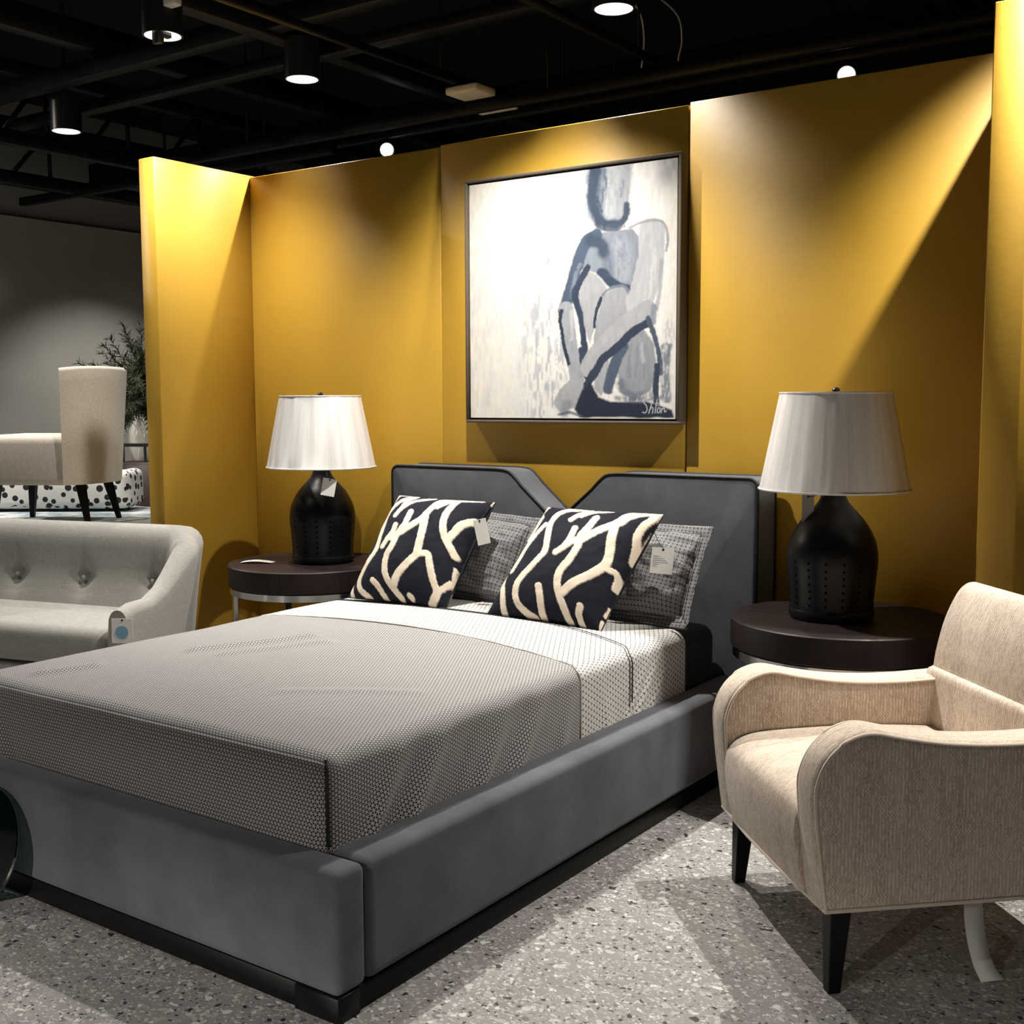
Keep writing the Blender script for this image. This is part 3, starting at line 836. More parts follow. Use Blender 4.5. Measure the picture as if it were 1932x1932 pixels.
def table_lamp(label, x_, y_, rot, cutz=0):
    t = thing('table_lamp', label, 'table lamp', (x_, y_, NSZ+.001), rot, 'black jug lamps with white shades')
    prof = smooth_pts([(.128, .0), (.135, .006), (.1365, .04), (.1375, .075), (.143, .14), (.1475, .19), (.145, .235), (.133, .275), (.108, .32), (.078, .355), (.052, .385), (.040, .41), (.036, .44)], 5)
    base = lathe('lamp_body', [(.001, 0)]+[(p[0], p[1]) for p in prof]+[(.001, .44)], M_LAMPBLACK, t, 72, cap=False, angle=60)
    lathe('foot_band', [(.1375, .008), (.1395, .012), (.1395, .030), (.1375, .034)], M_LAMPBLACK, t, 72, cap=False)
    # pierced dots in vertical columns
    V = []; F = []
    def rad(z):
        for p, q in zip(prof[:-1], prof[1:]):
            if p[1] <= z <= q[1]: return p[0]+(q[0]-p[0])*(z-p[1])/(q[1]-p[1]+1e-9)
        return .14
    for col in range(16):
        a = 2*pi*col/16
        for row in range(7):
            z = .055+row*.0235
            rr = rad(z)+.0009; o = len(V); m = 8
            er = .0042
            ex = Vector((-math.sin(a), math.cos(a), 0)); c = Vector((rr*math.cos(a), rr*math.sin(a), z))
            for k in range(m):
                an = 2*pi*k/m; V.append(c+ex*er*math.cos(an)+Vector((0, 0, er*math.sin(an))))
            F.append(tuple(range(o, o+m)))
    h = mobj('pierced_dots', V, F, M_HOLE, base, False); h['kind'] = 'stuff'
    # shade: open cone with thickness, slightly creased
    z0, z1, ra, rb = .428, .752, .245, .181
    V = []; F = []; n = 144
    prof2 = [(0, ra), (.012, ra-.0015), (.98, rb+.0012), (1, rb)]
    rows = [0, .01, .25, .5, .75, .98, 1]
    for inner in (0, 1):
        for f in (rows if not inner else rows[::-1]):
            for k in range(n):
                a = 2*pi*k/n
                cre = .0007*math.sin(a*13+3*math.sin(a*3))+.0003*math.sin(a*31+1)
                r_ = ra+(rb-ra)*f+cre*(0 if f in (0, 1) else 1)-.003*inner
                V.append((r_*math.cos(a), r_*math.sin(a), z0+(z1-z0)*f))
    m = len(rows)*2
    for i in range(m):
        i2 = (i+1) % m
        for k in range(n): F.append((i*n+k, i*n+(k+1) % n, i2*n+(k+1) % n, i2*n+k))
    sh = mobj('lamp_shade', V, F, M_SHADE, t, True, angle=60)
    M_BIND = M_SHADE
    tube('shade_band', [((ra+.0008)*math.cos(2*pi*k/96), (ra+.0008)*math.sin(2*pi*k/96), z0+.004) for k in range(96)], .003, M_SHADE, sh, 6, True)
    tube('shade_band', [((rb+.0008)*math.cos(2*pi*k/96), (rb+.0008)*math.sin(2*pi*k/96), z1-.003) for k in range(96)], .003, M_SHADE, sh, 6, True)
    tube('harp', [(.0, .0, .43), (.0, 0, .745)], .004, M_BLACKMETAL, t, 8)
    for k in range(3):
        a = 2*pi*k/3
        tube('spider_arm', [(0, 0, z1-.012), ((rb-.004)*math.cos(a), (rb-.004)*math.sin(a), z1-.006)], .0025, M_BLACKMETAL, t, 6)
    lathe('finial', [(.004, .735), (.004, .752), (.012, .755), (.014, .760), (.008, .766), (.001, .768)], M_BLACKMETAL, t, 20)
    return t
table_lamp('black pierced jug lamp with white shade, on the left bedside table', .778, -.325, .2)
table_lamp('black pierced jug lamp with white shade, on the right bedside table', 3.172, -.372, 1.0)

# ------------------------------------------------------------------ painting
def painting():
    x0, x1, z0, z1 = 1.404, 2.442, 1.264, 2.300
    root = thing('framed_painting', 'large framed painting of a seated blue-grey figure on the mustard wall', 'painting', ((x0+x1)/2, 0, z0))
    cx, cz = (x0+x1)/2, z0
    dpt = .062; fwid = .012
    M_FR = plain('taupe_frame', lin((96, 88, 76)), .75, spec=.2)
    M_FRD = plain('dark_frame_side', lin((74, 66, 58)), .55)
    W = x1-x0; Hh = z1-z0
    box('frame_rail', (0, -dpt/2-.004, fwid/2), (W, dpt, fwid), M_FR, root, .0015, 1)
    box('frame_rail', (0, -dpt/2-.004, Hh-fwid/2), (W, dpt, fwid), M_FR, root, .0015, 1)
    box('frame_stile', (-W/2+fwid/2, -dpt/2-.004, Hh/2), (fwid, dpt, Hh-2*fwid-.0005), M_FR, root, .0015, 1)
    box('frame_stile', (W/2-fwid/2, -dpt/2-.004, Hh/2), (fwid, dpt, Hh-2*fwid-.0005), M_FR, root, .0015, 1)
    box('backing', (0, -.014, Hh/2), (W-2*fwid-.001, .02, Hh-2*fwid-.001), M_FRD, root)
    # canvas
    N = 430; g = .009
    u = np.linspace(0, 1, N); U, Vv = np.meshgrid(u, u, indexing='ij'); U = U.ravel(); Vv = Vv.ravel()
    Hm = homog([(0, 0), (1, 0), (1, 1), (0, 1)], [(127, 1838), (1500, 1838), (1500, 62), (95, 265)])
    X, Y = happly(Hm, U, Vv)
    n1 = vnoise(X/40, Y/90, 1); n2 = vnoise(X/14, Y/60, 2); n3 = vnoise(X/9, Y/16, 4); n4 = vnoise(X/120, Y/240, 6)
    Xw = X+(n1-.5)*12+(n3-.5)*7; Yw = Y+(vnoise(X/60, Y/60, 9)-.5)*12
    C = np.zeros((len(X), 3))
    def c(*v): return np.array(lin(v))
    C[:] = c(228, 226, 222)
    gain = [1.0]
    def lay(mask, col):
        nonlocal C
        col = col*gain[0]
        C = C*(1-mask[:, None])+col[None]*mask[:, None]
    def st(pts, wd, col, op=1., soft=10, wob=1, dry=.0):
        P = smooth_pts(pts, 5) if len(pts) > 2 else [np.array(p, float) for p in pts]
        d = seg_dist(X+(Xw-X)*wob, Y+(Yw-Y)*wob, P)
        m = np.clip((wd/2-d)/soft+.5, 0, 1)*op
        if dry: m = m*np.clip((n2*.6+n3*.4-.5)*6*dry+1-.5*dry, 0, 1)
        lay(m, np.array(col))
    def poly(pts, col, op=1., soft=10):
        P = np.array(pts, float); xq, yq = Xw, Yw
        ins = np.zeros(len(xq), bool); j = len(P)-1
        for i in range(len(P)):
            c1 = (P[i, 1] > yq) != (P[j, 1] > yq)
            with np.errstate(divide='ignore', invalid='ignore'):
                xx = (P[j, 0]-P[i, 0])*(yq-P[i, 1])/(P[j, 1]-P[i, 1]+1e-9)+P[i, 0]
            ins ^= c1 & (xq < xx); j = i
        d = seg_dist(xq, yq, np.vstack([P, P[:1]])); sd = np.where(ins, d, -d)
        lay(np.clip(sd/soft+.5, 0, 1)*op, np.array(col))
    # ground: cream left, white centre, streaky greys
    lay(np.clip((430-X)/330, 0, 1)*.6, c(214, 208, 198)); lay(np.clip((n4-.45)*3, 0, 1)*.35*np.clip((700-X)/500, 0, 1), c(196, 196, 196))
    lay(np.clip((n1-.55)*5, 0, 1)*.4*(X < 760), c(236, 226, 210))
    lay(np.clip((n2-.6)*6, 0, 1)*np.exp(-((X-620)/110)**2)*np.clip((Y-430)/300, 0, 1)*.8, c(160, 165, 174))
    lay(np.clip((n2-.45)*5, 0, 1)*np.exp(-((X-600)/190)**2)*np.clip((Y-800)/300, 0, 1)*.55, c(178, 182, 188))
    for (pp, ww, oo) in (([(680, 470), (670, 600), (690, 690), (620, 790), (590, 880)], 36, .75), ([(510, 680), (515, 740)], 16, .7), ([(640, 1080), (650, 1190), (630, 1330)], 26, .7), ([(560, 930), (550, 1150), (580, 1400)], 44, .45), ([(420, 950), (400, 1200)], 50, .3), ([(470, 900), (480, 1300), (460, 1500)], 40, .3), ([(660, 1400), (640, 1600), (700, 1750)], 60, .35), ([(730, 1250), (720, 1450), (740, 1560)], 60, .5), ([(570, 630), (575, 660)], 14, .6)):
        st(pp, ww, c(150, 156, 166), oo, 14, 1.6, 1.0)
    lay(np.clip((X-1330)/90, 0, 1)*np.clip((330-Y)/140, 0, 1)*.7*np.clip(n1*2, 0, 1), c(150, 154, 160))
    lay(np.clip((X-1400)/60, 0, 1)*np.clip((n2-.4)*4, 0, 1)*.5, c(206, 196, 178))
    st([(1450, 1200), (1460, 1330)], 60, c(170, 172, 178), .6, 20, 1.5, .8)
    DK, MD, LT, VL = c(50, 64, 84), c(98, 114, 136), c(172, 176, 184), c(212, 213, 216)
    # head
    gain[0] = .58
    poly([(880, 150), (1190, 105), (1180, 400), (1160, 490), (1080, 560), (960, 560), (900, 470)], c(186, 192, 202), .9, 26)
    st([(890, 180), (885, 320), (920, 470)], 40, c(170, 178, 190), .8, 20, 1.5, .6)
    st([(945, 150), (935, 330), (965, 450), (1000, 520), (1080, 535)], 86, c(74, 92, 116), 1, 24, 1.2, .0)
    st([(1000, 160), (985, 320), (1000, 440)], 50, c(112, 130, 152), .9, 16, 1.4, .5)
    st([(1080, 160), (1060, 300), (1050, 430)], 100, c(214, 218, 224), .9, 26, 1.4, .4)
    st([(1020, 200), (1005, 360)], 22, c(96, 112, 134), .8, 10, 1.4, .5)
    st([(1130, 220), (1120, 330)], 26, c(140, 152, 170), .7, 12, 1.6, .6)
    st([(1160, 390), (1152, 470), (1100, 525), (1030, 545)], 44, c(84, 100, 122), 1, 14, 1.0, .0)
    st([(975, 540), (1060, 555), (1150, 530)], 22, c(120, 132, 150), .8, 12, 1.2, .5)
    gain[0] = .74
    # torso and arms
    poly([(845, 650), (930, 585), (1080, 565), (1200, 545), (1290, 640), (1240, 850), (1195, 970), (1060, 955), (990, 870), (905, 835), (820, 830)], c(150, 158, 172), 1, 14)
    st([(1120, 640), (1150, 760), (1140, 860)], 110, c(176, 182, 194), .8, 40, 1.2, .4)
    st([(930, 700), (900, 760), (960, 800)], 70, c(150, 160, 174), .8, 20)
    poly([(905, 830), (960, 865), (1035, 960), (985, 1050), (955, 1200), (925, 1340), (885, 1210), (835, 1000)], c(186, 188, 193), 1, 8)
    st([(960, 590), (890, 640), (845, 740), (805, 880), (775, 1000), (745, 1110)], 78, c(84, 100, 122), 1, 12)
    st([(850, 790), (810, 900), (790, 1010)], 24, c(140, 152, 168), .8, 8, 1, .4)
    st([(930, 630), (990, 650), (1005, 710)], 82, c(66, 82, 104), .95, 26, 1.4)
    st([(1000, 850), (1050, 910), (1120, 950), (1195, 965)], 70, c(62, 78, 102), 1, 16)
    st([(1030, 740), (1050, 850)], 60, c(96, 112, 134), .6, 30, 1.5, .4)
    st([(760, 1090), (775, 1250), (805, 1400), (840, 1580)], 92, c(176, 180, 188), 1, 10)
    st([(790, 1110), (800, 1300)], 22, c(206, 208, 212), .8, 8)
    st([(730, 1110), (718, 1180), (745, 1330), (780, 1470)], 26, DK, 1, 7)
    st([(900, 810), (855, 900), (815, 1000), (845, 1110), (872, 1250), (892, 1390)], 44, c(58, 72, 94), 1, 9)
    st([(870, 1380), (880, 1470), (908, 1560)], 46, c(62, 76, 96), 1, 9)
    poly([(1005, 1010), (1080, 950), (1150, 945), (1185, 1000), (1195, 1100), (1110, 1230), (985, 1340), (940, 1350), (955, 1220), (985, 1080)], c(178, 181, 188), 1, 8)
    st([(1005, 1000), (1060, 955), (1150, 940), (1185, 990)], 20, c(130, 140, 154), .9, 8)
    st([(992, 1020), (962, 1120), (950, 1220)], 20, c(54, 68, 90), 1, 6)
    st([(1335, 560), (1325, 750), (1295, 900), (1245, 1060)], 175, c(206, 208, 212), 1, 12)
    st([(1300, 600), (1270, 760), (1215, 950)], 40, c(184, 188, 196), .7, 18, 1.2, .5)
    st([(1360, 700), (1330, 900), (1290, 1040)], 34, c(228, 228, 230), .8, 14, 1.2, .5)
    st([(1180, 540), (1300, 495), (1400, 500), (1440, 590), (1430, 700)], 18, c(164, 168, 176), .9, 7)
    st([(1400, 760), (1385, 950), (1370, 1090)], 26, c(180, 184, 190), .8, 10)
    st([(1310, 1090), (1200, 1170), (1070, 1280), (975, 1390), (915, 1500)], 118, c(190, 192, 198), 1, 10)
    st([(1350, 1080), (1345, 1180)], 44, c(150, 158, 170), .9, 12)
    # leg, shadow under the forearm
    poly([(1180, 1250), (1290, 1230), (1350, 1330), (1375, 1500), (1335, 1650), (1220, 1710), (1115, 1660), (1105, 1480), (1130, 1340)], c(166, 170, 178), 1, 12)
    for xx, op in ((1190, .5), (1240, .35), (1290, .3)):
        st([(xx, 1350), (xx-8, 1560)], 24, c(120, 132, 148), op, 12, 1.4, .6)
    st([(1260, 1290), (1280, 1450)], 30, c(206, 208, 212), .7, 12, 1.2, .5)
    poly([(950, 1510), (1050, 1425), (1045, 1560), (1005, 1690), (960, 1640)], c(182, 186, 192), 1, 10)
    st([(1140, 1350), (1085, 1480), (1045, 1640)], 72, c(88, 102, 122), 1, 12)
    st([(1305, 1190), (1210, 1250), (1110, 1350), (1000, 1450), (935, 1560), (880, 1660)], 54, c(56, 68, 90), 1, 8)
    st([(1310, 1160), (1350, 1260), (1385, 1390), (1400, 1530)], 34, c(84, 98, 118), 1, 8)
    st([(1435, 1350), (1430, 1520), (1440, 1700)], 66, c(122, 134, 150), .9, 16, 1.2, .3)
    st([(1465, 1340), (1450, 1400)], 30, c(100, 112, 130), .7, 12)
    st([(1375, 1480), (1365, 1640), (1375, 1790)], 42, c(60, 72, 94), 1, 10)
    st([(1130, 1600), (1200, 1690), (1320, 1680)], 60, c(110, 122, 140), .8, 26, 1.4, .3)
    gain[0] = .72
    # ground shadow, hand
    poly([(790, 1575), (880, 1560), (880, 1640), (840, 1760), (730, 1800), (680, 1740), (720, 1640)], c(186, 189, 194), 1, 12)
    st([(770, 1740), (760, 1800)], 60, c(150, 156, 166), .8, 20)
    poly([(870, 1650), (930, 1585), (985, 1690), (1060, 1725), (1300, 1725), (1480, 1775), (1495, 1832), (860, 1832), (825, 1770)], c(42, 50, 70), 1, 14)
    st([(1100, 1700), (1250, 1720), (1400, 1690)], 36, c(92, 106, 124), .7, 20, 1.4, .4)
    st([(720, 1810), (800, 1800), (860, 1815)], 20, c(90, 100, 116), .8, 10)
    # painterly streaks
    C *= (1+(n3-.5)[:, None]*.05+(n2-.5)[:, None]*.16)
    # signature
    gain[0] = .8
    SG = c(196, 200, 204)
    for pp in ([(1318, 1704), (1294, 1700), (1284, 1722), (1304, 1748), (1310, 1776), (1296, 1798), (1280, 1792)], [(1348, 1708), (1334, 1756), (1322, 1800)], [(1326, 1780), (1342, 1758), (1350, 1772), (1346, 1800)],
               [(1378, 1706), (1368, 1760), (1364, 1798)], [(1364, 1736), (1396, 1728)], [(1378, 1788), (1384, 1764), (1398, 1768), (1394, 1792), (1380, 1796)], [(1404, 1796), (1410, 1766)], [(1410, 1774), (1424, 1764), (1428, 1790), (1440, 1782)], [(1382, 1744), (1384, 1748)], [(1396, 1742), (1398, 1746)]):
        st(pp, 7, SG, .95, 3, 0)
    C = np.clip(C*.84, .004, .95)
    w_, h_ = W-2*fwid-2*g, Hh-2*fwid-2*g
    V = np.stack([(U-.5)*w_, np.full(len(U), -.058)-.0005*(n2-.5), fwid+g+Vv*h_], 1)
    F = [f for f in grid_faces(N, N)]
    o = mobj('canvas', V, F, M_PAINT, root, True)
    at = o.data.color_attributes.new('paint', 'FLOAT_COLOR', 'POINT')
    at.data.foreach_set('color', np.concatenate([C, np.ones((len(C), 1))], 1).astype(np.float32).ravel())
    box('canvas_edge', (0, -.0405, Hh/2), (w_, .033, h_), M_WHITECARD, root)
    return root
painting()

# ------------------------------------------------------------------ beige armchair (local: x across, y depth, z up)
ua = math.atan2(-.72151, .69240)
arm = thing('armchair', 'beige patterned armchair with curved arms and black tapered legs, front right', 'armchair', (3.193, -1.176, 0), ua)
AP = smooth_pts([(-.030, .205), (-.047, .33), (-.058, .43), (-.060, .495), (-.045, .545), (-.015, .585), (.030, .612), (.080, .621), (.150, .607), (.250, .590), (.360, .581), (.480, .580), (.600, .586)], 4)
AP = [(p[0], p[1]) for p in AP]
arm_poly = AP+[(.68, .586), (.67, .205)]
WA = .713
def apart(name, lo, hi, lab=None):
    o = bobj(name, bm_prism(arm_poly, 0, lo, hi, .022, 4), M_BEIGE, arm, True, True, 60)
    return o
a1 = apart('arm', -.030, .078); a2 = apart('arm', .575, .683)
for par, sx in ((a2, .683-.004), (a1, -.030+.004), (a2, .579), (a1, .074)):
    sgn = 1
    pts = [(sx, p[0]+.004, p[1]-.004) for p in AP]
    pts = [(sx, p[0]+(.006 if i < 22 else 0), p[1]-(.006 if i > 12 else 0)) for i, p in enumerate(AP)]
    tube('welt', pts, .0042, M_BEIGE, par, 6)
SPf = smooth_pts([(-.036, .208), (-.054, .30), (-.060, .37), (-.046, .418), (.0, .446), (.08, .456), (.25, .460), (.42, .456), (.545, .446)], 4)
seat_poly = [(p[0], p[1]) for p in SPf]+[(.60, .43), (.60, .208)]
bobj('seat', bm_prism(seat_poly, 0, .0785, .5745, .006, 3), M_BEIGE, arm, True, True, 60)
BPf = smooth_pts([(.545, .44), (.548, .52), (.556, .592), (.574, .606), (.577, .622), (.584, .66), (.606, .74), (.640, .81), (.668, .838), (.694, .842), (.714, .826), (.722, .79), (.712, .70), (.700, .58)], 4)
back_poly = [(p[0], p[1]) for p in BPf]+[(.685, .40), (.672, .208), (.61, .208), (.60, .44)]
bk = bobj('backrest', bm_prism(back_poly, 0, .004, .649, .030, 4), M_BEIGE, arm, True, True, 60)
tube('welt', [(-.026, .0, .208)]+[(-.026, -.026, .208), (.2, -.036, .208), (.45, -.036, .208), (.679, -.026, .208), (.679, .3, .208), (.679, .67, .208), (-.026, .67, .208)], .0048, M_BEIGE, arm, 6, True)
def taper_leg(par, x_, y_, z1, w0, w1, mat, dx=0, dy=0):
    bm = bmesh.new(); bmesh.ops.create_cube(bm, size=1)
    for v in bm.verts:
        top = v.co.z > 0; ww = w1 if top else w0
        v.co = Vector((x_+v.co.x*ww+(0 if top else dx), y_+v.co.y*ww+(0 if top else dy), z1 if top else 0))
    bmesh.ops.bevel(bm, geom=list(bm.edges), offset=.002, segments=1, affect='EDGES')
    return bobj('leg', bm, mat, par, False)
for x_, y_, dx, dy in ((.020, .022, -.008, -.012), (.634, .022, .008, -.012), (.03, .61, -.01, .05), (.62, .61, .01, .05)):
    taper_leg(arm, x_, y_, .212, .030, .052, M_BLACKWOOD, dx, dy)
# white ribbon label under the chair
def ribbon():
    root = thing('care_ribbon', 'long white fabric label hanging under the beige armchair to the floor', 'label', (3.9, -1.35, 0))
    ctr = smooth_pts([(-.035, .075, .2), (-.028, .05, .15), (-.012, .02, .085), (.012, -.006, .03), (.04, -.03, .004)], 6)
    V = []; F = []
    rt = Vector((r0.x, r0.y, 0))
    for i, p in enumerate(ctr):
        ww = .021+.006*i/len(ctr)
        for s in (-1, 1):
            V.append(Vector(p)+rt*ww*s+Vector((0, 0, .004*s*math.sin(i*.3))))
    F = grid_faces(len(ctr), 2)
    o = mobj('ribbon', V, F, M_WHITECARD, root, True)
    m = o.modifiers.new('thickness', 'SOLIDIFY'); m.thickness = .0008
    p = Vector(ctr[5])
    for k in range(7):
        b = box('print_mark', (0, 0, 0), (.0035, .0005, .004), M_INK, root)
        b.location = p+rt*(-.014+.0046*k)-Vector((fw.x, fw.y, 0))*.004; b.rotation_euler = (0, 0, YAW)
ribbon()

# black cabinet just showing beyond the right partition
def cabinet_black():
    t = thing('black_cabinet', 'black cabinet corner just behind the beige armchair at the right edge', 'cabinet', (4.09, .28, 0))
    box('body', (0, 0, .41), (.58, 1.0, .72), M_BLACKWOOD, t, .004, 1)
    box('top', (0, 0, .7825), (.60, 1.02, .025), M_BLACKWOOD, t, .004, 1)
    for sx in (-.24, .24):
        for sy in (-.45, .45): box('leg', (sx, sy, .025), (.04, .04, .05), M_BLACKWOOD, t)
    for k in (-1, 1):
        d = box('door', (.142*k, -.505, .41), (.276, .012, .68), M_BLACKWOOD, t, .002, 1)
        lathe('knob', [(.001, 0), (.010, 0), (.010, .015), (.001, .02)], M_CHROME, d, 14, loc=(.02*k, 0, 0)).location = (.03*k, -.52, .45)
cabinet_black()

# ------------------------------------------------------------------ grey tufted settee
set_a = math.radians(15)
st_ = thing('tufted_settee', 'grey linen settee with buttoned back beside the left bedside table', 'settee', (.365, -.655, 0), set_a)
def settee():
    # outer path from right arm front, round the back, to left arm front; local x left negative, y front negative
    Wd, Dp, r = 1.40, .60, .17
    P = [(-.0, -Dp), (-.0, -Dp*.55), (-.0, -r)]
    P += [(-r+r*math.cos(a), -r+r*math.sin(a)) for a in np.linspace(0, pi/2, 7)[1:]]
    P += [(-x_, 0) for x_ in np.linspace(r+.05, Wd-r-.05, 34)]
    P += [(-Wd+r-r*math.sin(a), -r+r*math.cos(a)) for a in np.linspace(0, pi/2, 7)]
    P += [(-Wd, -Dp*.55), (-Wd, -Dp)]
    P = [np.array(q) for q in smooth_pts(P, 3)]
    n = len(P); V = []; m = 26
    L = np.cumsum([0]+[np.linalg.norm(P[i+1]-P[i]) for i in range(n-1)]); T = L[-1]
    btn = []
    bs = [-.24, -.66, -1.08]; bs = [-.225, -.61, -.995]
    for i, q in enumerate(P):
        a = P[max(i-1, 0)]; b = P[min(i+1, n-1)]; t = (b-a)/np.linalg.norm(b-a)
        nrm = np.array([t[1], -t[0]])            # outward for this direction
        if (q+nrm*.1 - np.array([-Wd/2, -Dp/2])) @ nrm < 0: nrm = -nrm
        s = min(L[i], T-L[i])
        k = np.clip((s-.16)/.42, 0, 1); k = k*k*(3-2*k)
        top = .535+.265*k; th = .085+.05*k; flare = .035+.035*k
        if s < .05: top -= .02*(1-s/.05)
        rr = th/2
        sec = []
        for z in np.linspace(.14, top-rr, 8): sec.append((flare*((z-.14)/(top-.14))**1.5, z))
        fo = sec[-1][0]
        for ang in np.linspace(pi/2*0, pi, 9)[1:-1]: sec.append((fo-rr+rr*math.cos(ang), top-rr+rr*math.sin(ang)))
        for z in np.linspace(top-rr, .30, 11): sec.append((fo*((z-.14)/(top-.14))-th-.06*np.clip((.56-z)/.25, 0, 1)*k, z))
        for (o_, z) in sec:
            p = q+nrm*o_
            if o_ < -.02 and k > .5:
                for bx in bs:
                    d2 = math.hypot((p[0]-bx)/1.25, (z-.548)); p = p+nrm*(.045*math.exp(-(d2/.042)**2))
                    if z > .5:
                        p = p+nrm*.014*math.exp(-((p[0]-bx)/.02)**2)*math.exp(-((z-.57)/.07)**2)
            V.append((p[0], p[1], z))
        m = len(sec)
    F = grid_faces(n, m)
    F.append(tuple(range(m))[::-1]); F.append(tuple((n-1)*m+j for j in range(m)))
    mobj('back_and_arms', V, F, M_LINEN, st_, True, angle=75)
    for bx in bs:
        bt = lathe('button', [(.001, .008), (.008, .006), (.012, .0), (.010, -.004)], M_LINEN, st_, 16, cap=False)
        bt.rotation_euler = (pi/2, 0, 0); bt.location = (bx, -.088, .548)
    bobj('seat_cushion', bm_box((-Wd/2, -.325, .345), (Wd-.19, .56, .17), .055, 5), M_LINEN, st_, True)
    bobj('seat_base', bm_box((-Wd/2, -.30, .195), (Wd-.10, .56, .12), .02, 2), M_LINEN, st_, True)
    for x_, y_ in ((-.07, -.53), (-Wd+.07, -.53), (-.1, -.08), (-Wd+.1, -.08)):
        taper_leg(st_, x_, y_, .142, .025, .04, M_BLACKWOOD)
settee()

# ------------------------------------------------------------------ display platform, cream chair, dotted bench
PZ = .69
pl = thing('display_platform', 'pale display platform carrying the cream chair behind the settee', 'platform', (-1.9, .05, 0))
M_PLAT = plain('pale_platform', (.48, .47, .44), .6, noise_amt=.08)
box('body', (0, 0, .33), (2.9, 1.22, .66), M_PLAT, pl, .004, 1)
box('top', (0, 0, .6695), (2.94, 1.26, .019), M_PLAT, pl, .004, 1)
def rug_mat():
    t = NT('blue_patterned_rug'); c = t.coord(); f = t.mapr(t.noise(c, 9, 4, .65), .4, .6)
    t.set(Base_Color=t.mix(f, lin((120, 140, 150)), lin((196, 198, 194))), Roughness=.95); return t.m
tag(box('rug', (-2.15, .04, .6845), (2.1, 1.1, .008), rug_mat(), None, .002, 1), 'pale blue mottled rug on the platform under the cream chair', 'rug')
PZ = .689
cc = thing('side_chair', 'cream upholstered chair with high curved back and black tapered legs, on the platform', 'chair', (-1.25, -.19, PZ), math.atan2(-.50, -.866)+pi/2)
# local: front = -y
def side_chair():
    V = []; n = 34; m = 0
    w2 = .29
    for i in range(n):
        f = -1+2*i/(n-1)                              # across, wings wrap forward
        a = f*1.12
        cx = w2*math.sin(a)/math.sin(1.12); cy = .16+.13*(math.cos(a)-math.cos(1.12))/(1-math.cos(1.12))-.10
        nx, ny = math.sin(a), math.cos(a)
        sec = []
        top = .862-.015*abs(f)**3
        for z in np.linspace(.225, top-.02, 12): sec.append((.03+.05*((z-.225)/.64), z))
        sec += [(.060, top), (.03, top+.003), (.0, top-.002)]
        for z in np.linspace(top-.025, .3, 10): sec.append((-.025+.045*((z-.225)/.64), z))
        m = len(sec)
        for o_, z in sec:
            V.append((cx+nx*o_, cy+ny*o_, z))
    F = grid_faces(n, m); F.append(tuple(range(m))[::-1]); F.append(tuple((n-1)*m+j for j in range(m)))
    mobj('backrest', V, F, M_CREAM, cc, True, angle=70)
    bobj('seat', bm_box((0, -.175, .355), (.56, .56, .27), .045, 5), M_CREAM, cc, True)
    for x_, y_, dx, dy in ((-.2, -.36, -.015, -.02), (.2, -.36, .015, -.02), (-.17, .10, -.03, .05), (.17, .10, .03, .05)):
        taper_leg(cc, x_, y_, .225, .024, .045, M_BLACKWOOD, dx, dy)
side_chair()

def dots_mat():
    t = NT('white_fabric_with_black_dots'); c = t.coord('UV')
    v = t.n('ShaderNodeTexVoronoi', voronoi_dimensions='2D'); v.inputs['Scale'].default_value = 16; t.put(v.inputs['Vector'], c); v.inputs['Randomness'].default_value = .8
    rc = t.sep(v.outputs['Color']); d = t.m_('LESS_THAN', v.outputs['Distance'], t.m_('MULTIPLY_ADD', rc[0], .14, .20))
    t.set(Base_Color=t.mix(d, (.72, .71, .69), (.015, .015, .018)), Roughness=.9); return t.m
M_DOTS = dots_mat()
bn = thing('dotted_bench', 'white low bench with black dots behind the cream chair', 'bench', (-1.86, .25, .689), math.radians(35))
bobj('seat_pad', bm_box((-.28, 0, .115), (1.10, .30, .20), .05, 5), M_DOTS, bn, True, True)
bobj('arm_roll', bm_box((.30, 0, .135), (.11, .32, .235), .045, 5), M_DOTS, bn, True, True)
for x_ in (-.75, .25):
    for y_ in (-.1, .1): box('foot', (x_, y_, .009), (.04, .04, .018), M_BLACKWOOD, bn)

# brown sideboard, pot and plant behind
sb = thing('sideboard', 'dark brown sideboard with black metal gallery behind the left partition', 'sideboard', (-2.50, 1.36, 0), math.radians(35))
M_BROWN = plain('dark_brown_veneer', lin((52, 34, 30)), .45, noise_amt=.2, nscale=12)
box('body', (.1, .0, .50), (.62, .42, .86), M_BROWN, sb, .004, 1)
for x_ in (-.055, .255): box('door', (x_, -.216, .5), (.30, .012, .82), M_BROWN, sb, .002, 1)
for x_ in (-.18, .38):
    for y_ in (-.18, .18): box('leg', (x_, y_, .035), (.04, .04, .07), M_BLACKMETAL, sb)
for x_ in (-.195, -.04, .12, .28, .395): box('gallery_post', (x_, -.19, .985), (.016, .016, .11), M_BLACKMETAL, sb)
box('gallery_rail', (.1, -.19, 1.05), (.62, .022, .024), M_BLACKMETAL, sb)

